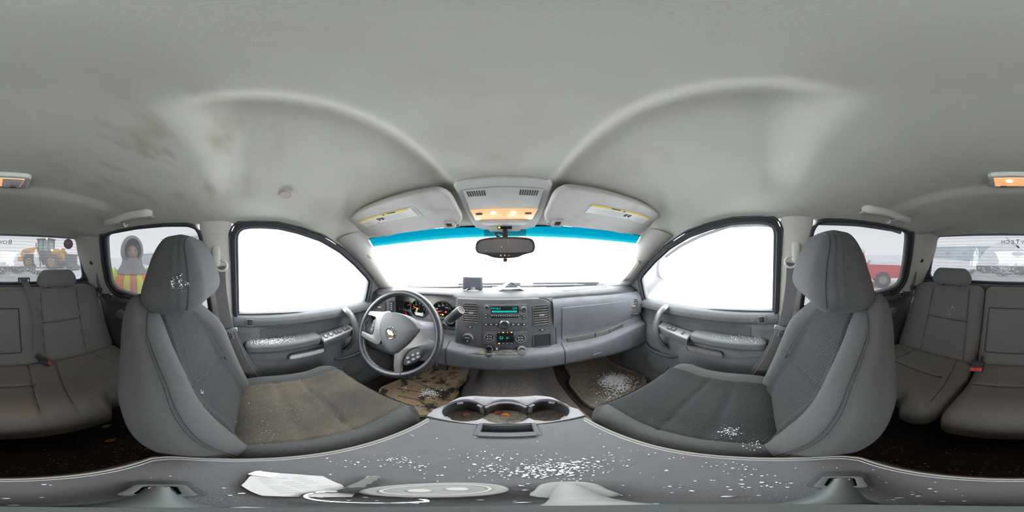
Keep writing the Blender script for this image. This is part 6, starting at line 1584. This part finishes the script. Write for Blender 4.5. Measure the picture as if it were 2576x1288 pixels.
for a, b, c in ((.85,-.6,3.6),(1.55,-.55,2.2),(2.0,.55,2.3)): lathe('work_lamp', Lp(a,b-.1,c), -sd_, [(.13,0),(.15,.12),(.13,.16),(0,.17)], M_head2, ldr, n=16)
# ---- person leaning in at the rear window on the driver's side
ang = R(-131.7); pdst = 1.95
pc = A(math.sin(ang)*pdst, math.cos(ang)*pdst, 0); gy = gz(pc[0], pc[1])
face = nrm(A(-pc[0]+.1, -pc[1]+.4, 0)); rgt = A(face[1], -face[0], 0)     # person's facing, and the side on our right is -rgt
def Q(a, f, z): return pc+rgt*a+face*f+A(0,0,gy+z)
def skin_body(name, chain, mat_, parent, sub=2):
    vs = []; es = []; rs = []
    for pts in chain:
        prev = None
        for (p, r) in pts:
            idx = None
            for i, q in enumerate(vs):
                if np.linalg.norm(q-p) < 1e-6: idx = i
            if idx is None: vs.append(p); rs.append(r); idx = len(vs)-1
            if prev is not None and prev != idx: es.append((prev, idx))
            prev = idx
    org = ORG[parent.name] if parent is not None else A(pc[0], pc[1], gy+ZO)
    me = bpy.data.meshes.new(name); me.from_pydata([tuple(v+A(0,0,ZO)-org) for v in vs], es, [])
    o = bpy.data.objects.new(name, me); COL.objects.link(o)
    md = o.modifiers.new('skin', 'SKIN'); md.use_smooth_shade = True; md.branch_smoothing = .6
    for i, r in enumerate(rs):
        sv = me.skin_vertices[0].data[i]; sv.radius = r if hasattr(r, '__len__') else (r, r)
        sv.use_root = (i == 0)
    ms_ = o.modifiers.new('sub', 'SUBSURF'); ms_.levels = sub; ms_.render_levels = sub
    dg = bpy.context.evaluated_depsgraph_get(); m2 = bpy.data.meshes.new_from_object(o.evaluated_get(dg))
    o.modifiers.clear(); o.data = m2; m2.materials.clear(); m2.materials.append(mat_)
    for p_ in m2.polygons: p_.use_smooth = True
    if parent is not None: o.parent = parent
    else: o.location = org
    ORG[o.name] = org
    return o
M_skin = mat('shaded_skin', (.42,.24,.18), .6)
M_hood = mat('grey_hood_fleece', (.27,.26,.28), .95, noise=.15, nscale=60)
M_coat = mat('dark_winter_coat', (.085,.085,.10), .9, noise=.15, nscale=40)
M_org = mat('hi_vis_orange', (.95,.22,.03), .8)
M_lime = mat('hi_vis_lime', (.72,.85,.05), .8)
per = skin_body('person', [
    [(Q(0,0,.95), .15), (Q(0,.01,1.12), .155), (Q(0,.03,1.30), .17), (Q(0,.05,1.44), .12), (Q(0,.05,1.53), .060), (Q(0,.03,1.62), .058), (Q(0,.02,1.70), .060), (Q(0,.02,1.76), .045)],
    [(Q(0,.05,1.44), .12), (Q(.17,.04,1.40), .085), (Q(.25,.02,1.22), .075), (Q(.27,.08,1.00), .062), (Q(.25,.20,.84), .045), (Q(.245,.24,.79), .038)],
    [(Q(0,.05,1.44), .12), (Q(-.17,.04,1.40), .085), (Q(-.25,.02,1.22), .075), (Q(-.27,.08,1.00), .062), (Q(-.25,.20,.84), .045), (Q(-.245,.24,.79), .038)],
    [(Q(0,0,.95), .15), (Q(.10,0,.84), .105), (Q(.11,.03,.48), .075), (Q(.12,-.01,.12), .06), (Q(.12,.09,.05), .055), (Q(.12,.17,.045), .045)],
    [(Q(0,0,.95), .15), (Q(-.10,0,.84), .105), (Q(-.11,.03,.48), .075), (Q(-.12,-.01,.12), .06), (Q(-.12,.09,.05), .055), (Q(-.12,.17,.045), .045)]], M_coat, None)
tag(per, 'person in a grey hood and an orange and lime vest outside the rear side window', 'person')
# face, hood, vest, sleeves and hands belong to the person
hcn = Q(0,.085,1.670)
fb_ = RB(A(.064,.070,.088), (.07,.07,.095), (6,6,6), 4)
Mh = np.c_[rgt, face, A(0,0,1)]
def fdef(P, Nn):
    P = P.copy(); x, y, z = P[:,0], P[:,1].copy(), P[:,2]
    f = sst(.0,.07,y)
    y += f*.024*np.exp(-((x/.013)**2+((z+.012)/.022)**2))            # nose
    y -= f*.010*np.exp(-(((np.abs(x)-.030)/.014)**2+((z-.018)/.010)**2))   # eye sockets
    y += f*.006*np.exp(-((x/.025)**2+((z+.048)/.006)**2))            # lips
    P[:,0] = x*(1-.18*(1-sst(-.10,-.02,z))); P[:,1] = y
    return P
fc = fb_.build('face', M_skin, per, fdef, Mh, hcn, smooth=80)
for s in (-1, 1):
    lathe('eye', hcn+rgt*s*.030+face*.062+A(0,0,.018), face, [(.0075,0),(.006,.002),(0,.003)], mat('eye_white', (.35,.33,.31), .5) if 'eye_white' not in bpy.data.materials else bpy.data.materials['eye_white'], fc, n=12)
    tube('eyebrow', [hcn+rgt*s*(.018+.0085*i)+face*(.066-.003*i)+A(0,0,.034+.002*math.sin(i*.8)) for i in range(4)], .0035, M_coat, fc, n=6)
    lathe('pupil', hcn+rgt*s*.030+face*.0645+A(0,0,.018), face, [(.0045,0),(.004,.0012),(0,.0015)], M_dot, fc, n=10)
tube('mouth', [hcn+rgt*x+face*(.076-abs(x)*.3)+A(0,0,-.048) for x in np.linspace(-.022,.022,7)], .003, mat('lip', (.25,.09,.08), .6), fc, n=6)
# hood: an open shell round the face
hr = []
for t, (r_, rz__, f_) in enumerate(((.094,.118,.150),(.112,.140,.135),(.128,.160,.09),(.134,.170,.02),(.126,.160,-.05),(.095,.12,-.10),(.03,.05,-.125))):
    hr.append([Q(0,f_,1.690-.01*t*0)+rgt*r_*math.cos(a)+A(0,0,rz__*math.sin(a)+(.025 if math.sin(a) > 0 else 0)*math.sin(a)) for a in np.linspace(0, 2*PI, 33)[:-1]])
loft('hood', hr, M_hood, per, cap=False, smooth=80)
loft('hood_lining', [[Q(0,f_,1.690)+rgt*r_*math.cos(a)+A(0,0,rz__*math.sin(a)) for a in np.linspace(0, 2*PI, 33)[:-1]] for r_, rz__, f_ in ((.092,.116,.149),(.090,.115,.09),(.085,.11,.0),(.05,.07,-.05))], M_coat, per, cap=False, smooth=80)
loft('collar', [[Q(0,.06,z)+rgt*r_*math.cos(a)+face*(r_*.85*math.sin(a)) for a in np.linspace(0, 2*PI, 29)[:-1]] for r_, z in ((.19,1.44),(.155,1.49),(.125,1.54),(.115,1.60),(.10,1.62))], M_hood, per, cap=False, smooth=80)
def torso(z, a, grow):
    rx_ = np.interp(z, [.80,1.0,1.2,1.35,1.44,1.48], [.215,.21,.215,.215,.19,.15])+grow; ry_ = np.interp(z, [.80,1.0,1.2,1.35,1.44,1.48], [.185,.18,.185,.185,.15,.11])+grow
    return Q(0,.02+.03*sst(.9,1.4,z),z)+rgt*rx_*math.cos(a)+face*ry_*math.sin(a)
zs_ = np.linspace(.82,1.47,14)
loft('vest', [[torso(z, a, .004) for a in np.linspace(0, 2*PI, 41)[:-1]] for z in zs_], M_org, per, cap=False, smooth=80)
for a0, a1 in ((R(62),R(80)), (R(100),R(118))): surf('vest_stripe', lambda a, z: torso(z, a, .008), np.linspace(a0, a1, 5), zs_, M_lime, per, smooth=80)
surf('vest_stripe', lambda a, z: torso(z, a, .009), np.linspace(0, 2*PI, 41), np.linspace(.96,1.02,4), M_lime, per, smooth=80)
surf('vest_zip', lambda a, z: torso(z, a, .0095), np.linspace(R(88.5),R(91.5),3), zs_, mat('grey_zip', (.4,.4,.4), .6), per, smooth=80)
for s in (-1, 1):
    tube('sleeve', crom([Q(s*.15,.045,1.42), Q(s*.19,.04,1.385), Q(s*.255,.02,1.22), Q(s*.272,.07,1.03)], 5), [.10]*4+[.098]*4+[.092]*4+[.084]*3+[.08], M_lime, per, n=16)
    tube('reflective_band', [Q(s*.262,.035,1.15), Q(s*.268,.055,1.10)], .093, M_coat, per, n=16)
    # gloved hand: palm, four unequal bent fingers, thumb from its side
    h0 = Q(s*.245,.24,.79); hd = nrm(Q(s*.24,.30,.70)-h0); hs = nrm(rgt*(-s)); hn = np.cross(hd, hs)
    sk = []
    palm = [(h0, .036), (h0+hd*.045, (.030)), (h0+hd*.075, .026)]
    ch_ = [palm]
    for k_, (w_, l_) in enumerate(((-.030,.070),(-.010,.082),(.010,.078),(.030,.060))):
        b_ = h0+hd*.085+hs*w_
        ch_.append([(h0+hd*.075, .026), (b_, .0105), (b_+hd*l_*.45+hn*s*.004, .0095), (b_+hd*l_*.8+hn*s*.016, .0088), (b_+hd*l_+hn*s*.030, .008)])
    tb0 = h0+hd*.03
    ch_.append([(h0+hd*.045, .030), (tb0+hs*.042+hd*.012, .012), (tb0+hs*.056+hd*.035, .0105), (tb0+hs*.058+hd*.060, .009)])
    skin_body('glove', ch_, M_coat, per, 1)
# ---- things farther off
def house(nm, label, c, s, yaw, m, roof_m, nwin, cat='building'):
    t = thing(nm, label, cat, (c[0], c[1], gz(c[0], c[1])-.05))
    M_ = rotm(0, 0, yaw); g0 = gz(c[0], c[1])-.1
    P = lambda a, b, z: A(c[0], c[1], g0+z)+M_ @ A(a, b, 0)
    box('wall', P(0,0,s[2]/2), s, m, t, M=M_, bev=.03)
    v = [P(-s[0]/2-.2,-s[1]/2-.2,s[2]),P(s[0]/2+.2,-s[1]/2-.2,s[2]),P(s[0]/2+.2,s[1]/2+.2,s[2]),P(-s[0]/2-.2,s[1]/2+.2,s[2]),P(-s[0]/2-.2,0,s[2]+.6),P(s[0]/2+.2,0,s[2]+.6)]
    mk('roof', v, [(0,1,5,4),(2,3,4,5),(0,4,3),(1,2,5),(3,2,1,0)], roof_m, t)
    for i in range(nwin):
        a = (i+.5)/nwin*s[0]-s[0]/2
        for sg in (-1, 1):
            w_ = box('window', P(a, sg*(s[1]/2+.02), s[2]*.55), (s[0]/nwin*.35,.08,s[2]*.30), M_label, t, M=M_, bev=.01)
            box('pane', P(a, sg*(s[1]/2+.05), s[2]*.55), (s[0]/nwin*.28,.06,s[2]*.24), M_cg, w_, M=M_, bev=0)
    return t
M_pale = mat('pale_siding', (.52,.55,.58), .8, noise=.05, nscale=2)
M_pale2 = mat('white_siding', (.66,.67,.70), .8, noise=.05, nscale=2)
house('site_trailer', 'long low pale building far behind the person', (-26,-15), (22,5,2.2), R(55), M_pale, M_snow, 5)
house('storage_shed', 'white boxy shed behind the person, nearer than the long low building', (-14.5,-5.6), (4.5,3,3.4), R(75), M_pale2, M_snow, 1)
house('warehouse', 'pale blue warehouse far behind the truck on the sticker-free side', (20,-44), (30,8,3.6), R(-8), mat('pale_blue_siding', (.50,.58,.62), .8), M_snow, 6)
# red vehicle half buried in snow
M_redp = mat('red_paint', (.62,.07,.08), .5)
rc = A(7.4,-4.4,0); rc[2] = gz(7.4,-4.4)
red = thing('red_pickup', 'red vehicle half covered in snow outside the rear side window', 'vehicle', rc)
rf = nrm(A(.55,.85,0)); rs_ = A(-rf[1], rf[0], 0)
def Rp(a, b, c): return rc+rf*a+rs_*b+A(0,0,c)
def rsl(nm, pts, b0, b1, m, bev=.04): return slab(nm, Rp(0,0,0), rf, A(0,0,1), pts, -b1, -b0, m, red, bev=bev)
rsl('body', [(-2.6,.45),(-2.6,1.05),(-.9,1.10),(.9,1.08),(2.3,1.0),(2.5,.85),(2.5,.45)], -.9, .9, M_redp)
rsl('cabin', [(-.9,1.08),(-.75,1.68),(.35,1.70),(1.0,1.08)], -.78, .78, M_redp)
rsl('side_glass', [(-.72,1.15),(-.62,1.60),(.28,1.62),(.78,1.15)], -.80, .80, M_cg, .01)
rsl('roof_snow', [(-.85,1.68),(-.7,1.92),(.2,1.94),(.45,1.70)], -.76, .76, M_snow, .08)
rsl('bonnet_snow', [(.95,1.06),(1.1,1.35),(1.9,1.28),(2.4,.98)], -.85, .85, M_snow, .08)
rsl('bed_snow', [(-2.55,1.05),(-2.4,1.30),(-1.1,1.32),(-.95,1.10)], -.85, .85, M_snow, .08)
for a in (-1.65, 1.6):
    for s in (-1, 1):
        w = lathe('wheel', Rp(a, s*.82, .38), rs_*s, [(.22,-.12),(.36,-.12),(.39,-.06),(.39,.08),(.34,.12),(.22,.12),(0,.08)], M_tyre, red, n=28)
        lathe('wheel_hub', Rp(a, s*.82, .38), rs_*s, [(.21,.06),(.20,.12),(.06,.10),(0,.11)], M_bezel, w, n=20)
mound('snow_pile', 'snow drift piled against the red vehicle', 5.9, -3.3, 1.4, 1.1, .62, 14)
# door mirror outside the right-hand front window
dm_ = thing('door_mirror', 'black door mirror outside the window next to the glove box', 'mirror', (.98,.66,-.25))
dmo = A(.98,.60,-.095); dN = nrm(A(-.45,-1,.03)); dU_, dV_, dN = frame_of(dN)
mo2 = [tuple(q[:2]) for q in crom([A(a, b, 0) for a, b in [(-.11,.05),(-.06,.085),(.03,.088),(.10,.07),(.115,0),(.10,-.075),(.03,-.09),(-.07,-.085),(-.112,-.04)]], 5, closed=True)]
slab('mirror_housing', dmo, dU_, dV_, mo2, -.09, 0, M_black, dm_, bev=.02, seg=3, bevang=50)
slab('mirror_glass', dmo, dU_, dV_, [(a*.9, b*.9) for a, b in mo2], -.002, .003, mat('clean_mirror', (.85,.87,.88), .05, metal=1.0), dm_, bev=0)
tube('mirror_stalk', [A(.80,.70,-.25), A(.88,.68,-.20), dmo-dN*.05], [.035,.032,.04], M_black, dm_, n=14)
# wiper arms lying at the foot of the windscreen
for x0, x1, lb in ((-.30,.10,'black wiper blade at the foot of the windscreen in front of the steering wheel'), (.18,.58,'black wiper blade at the foot of the windscreen in front of the glove box')):
    w = thing('wiper', lb, 'wiper', ((x0+x1)/2,1.06,-.21), 'windscreen wipers')
    tube('wiper_blade', [wind(lerp(x0, x1, t)/1.13, .955)+A(0,.012,.014) for t in np.linspace(0,1,12)], .009, M_black, w, n=6)
    tube('wiper_arm', [wind(x1/1.13, 1.03)+A(0,.02,.02), wind((x0+x1)/2/1.13, .975)+A(0,.02,.022)], .007, M_black, w, n=6)
# ------------------------------------------------------------------ lettering on the rear glass, read from outside so mirrored from inside
dy = -1.112
dec = thing('window_decal', 'mirrored company lettering with a thin ellipse on the rear window glass', 'decal', (0,dy,.06))
M_dec = mat('decal_grey', (.10,.10,.11), .6)
dU2, dV2 = A(1,0,0), A(0,0,1)       # left-to-right for someone standing behind the truck
for s_, x, sz, wd in (('B',-.104,.042,1.15),('O',-.070,.033,1.2),('W',-.033,.033,1.15),('T',.008,.042,1.2),('E',.043,.033,1.2),('C',.077,.033,1.2),('H',.108,.033,1.2)):
    text('letter', s_, A(x,dy,.0935+(sz-.033)*.3), dU2, dV2, sz, M_dec, dec, wide=wd, ext=.0003)
el = [A(.044+.052*math.cos(t)*.80-.020*math.sin(t)*(-.60), dy-.0005, .089+.052*math.cos(t)*.60+.020*math.sin(t)*(.80)*1) for t in np.linspace(0, 2*PI, 49)[:-1]]
el = [A(.044+(q[0]-.044), q[1], q[2]) for q in el]
tube('ellipse', el, .0010, M_dec, dec, n=5, closed=True)
sw_ = [A(.044+.052*math.cos(t)*.80+.012*math.sin(t), dy-.001, .089+.052*math.cos(t)*.60+.016*math.sin(t)) for t in np.linspace(PI-.75, PI+.55, 13)]
tube('swoosh', sw_, [.001+.0045*math.sin(PI*i/12) for i in range(13)], mat('purple_swoosh', (.20,.02,.14), .5), dec, n=6)
stk = lathe('round_sticker', A(-.540,dy-.002,.098), A(0,1,0), [(.039,0),(.039,.001),(0,.001)], mat('sticker_grey', (.22,.19,.21), .6), None, n=36, label='round dark sticker in the upper corner of the rear window', cat='sticker', base=(-.54,dy,.06))
lathe('sticker_ring', A(-.540,dy-.0005,.098), A(0,1,0), [(.0395,0),(.0395,.0006),(.037,.0006)], M_dec, stk, n=36)
slab('sticker_band', A(-.540,dy,.108), A(1,0,0), A(0,0,1), rrect(.066,.022,.003), -.0005, .0008, mat('sticker_tan', (.42,.30,.27), .6), stk, bev=0)
for i in range(6): slab('sticker_stroke', A(-.562+i*.009,dy,.110), A(1,0,0), A(0,0,1), rrect(.005,.010,.001), -.001, .0014, M_dec, stk, bev=0)
slab('sticker_line', A(-.540,dy,.094), A(1,0,0), A(0,0,1), rrect(.074,.003,.001), -.0005, .0008, mat('sticker_red', (.5,.12,.05), .6), stk, bev=0)
for i in range(3): slab('sticker_line', A(-.540,dy,.085-i*.008), A(1,0,0), A(0,0,1), rrect(.056-i*.01,.003,.001), -.0005, .0008, M_dec, stk, bev=0)
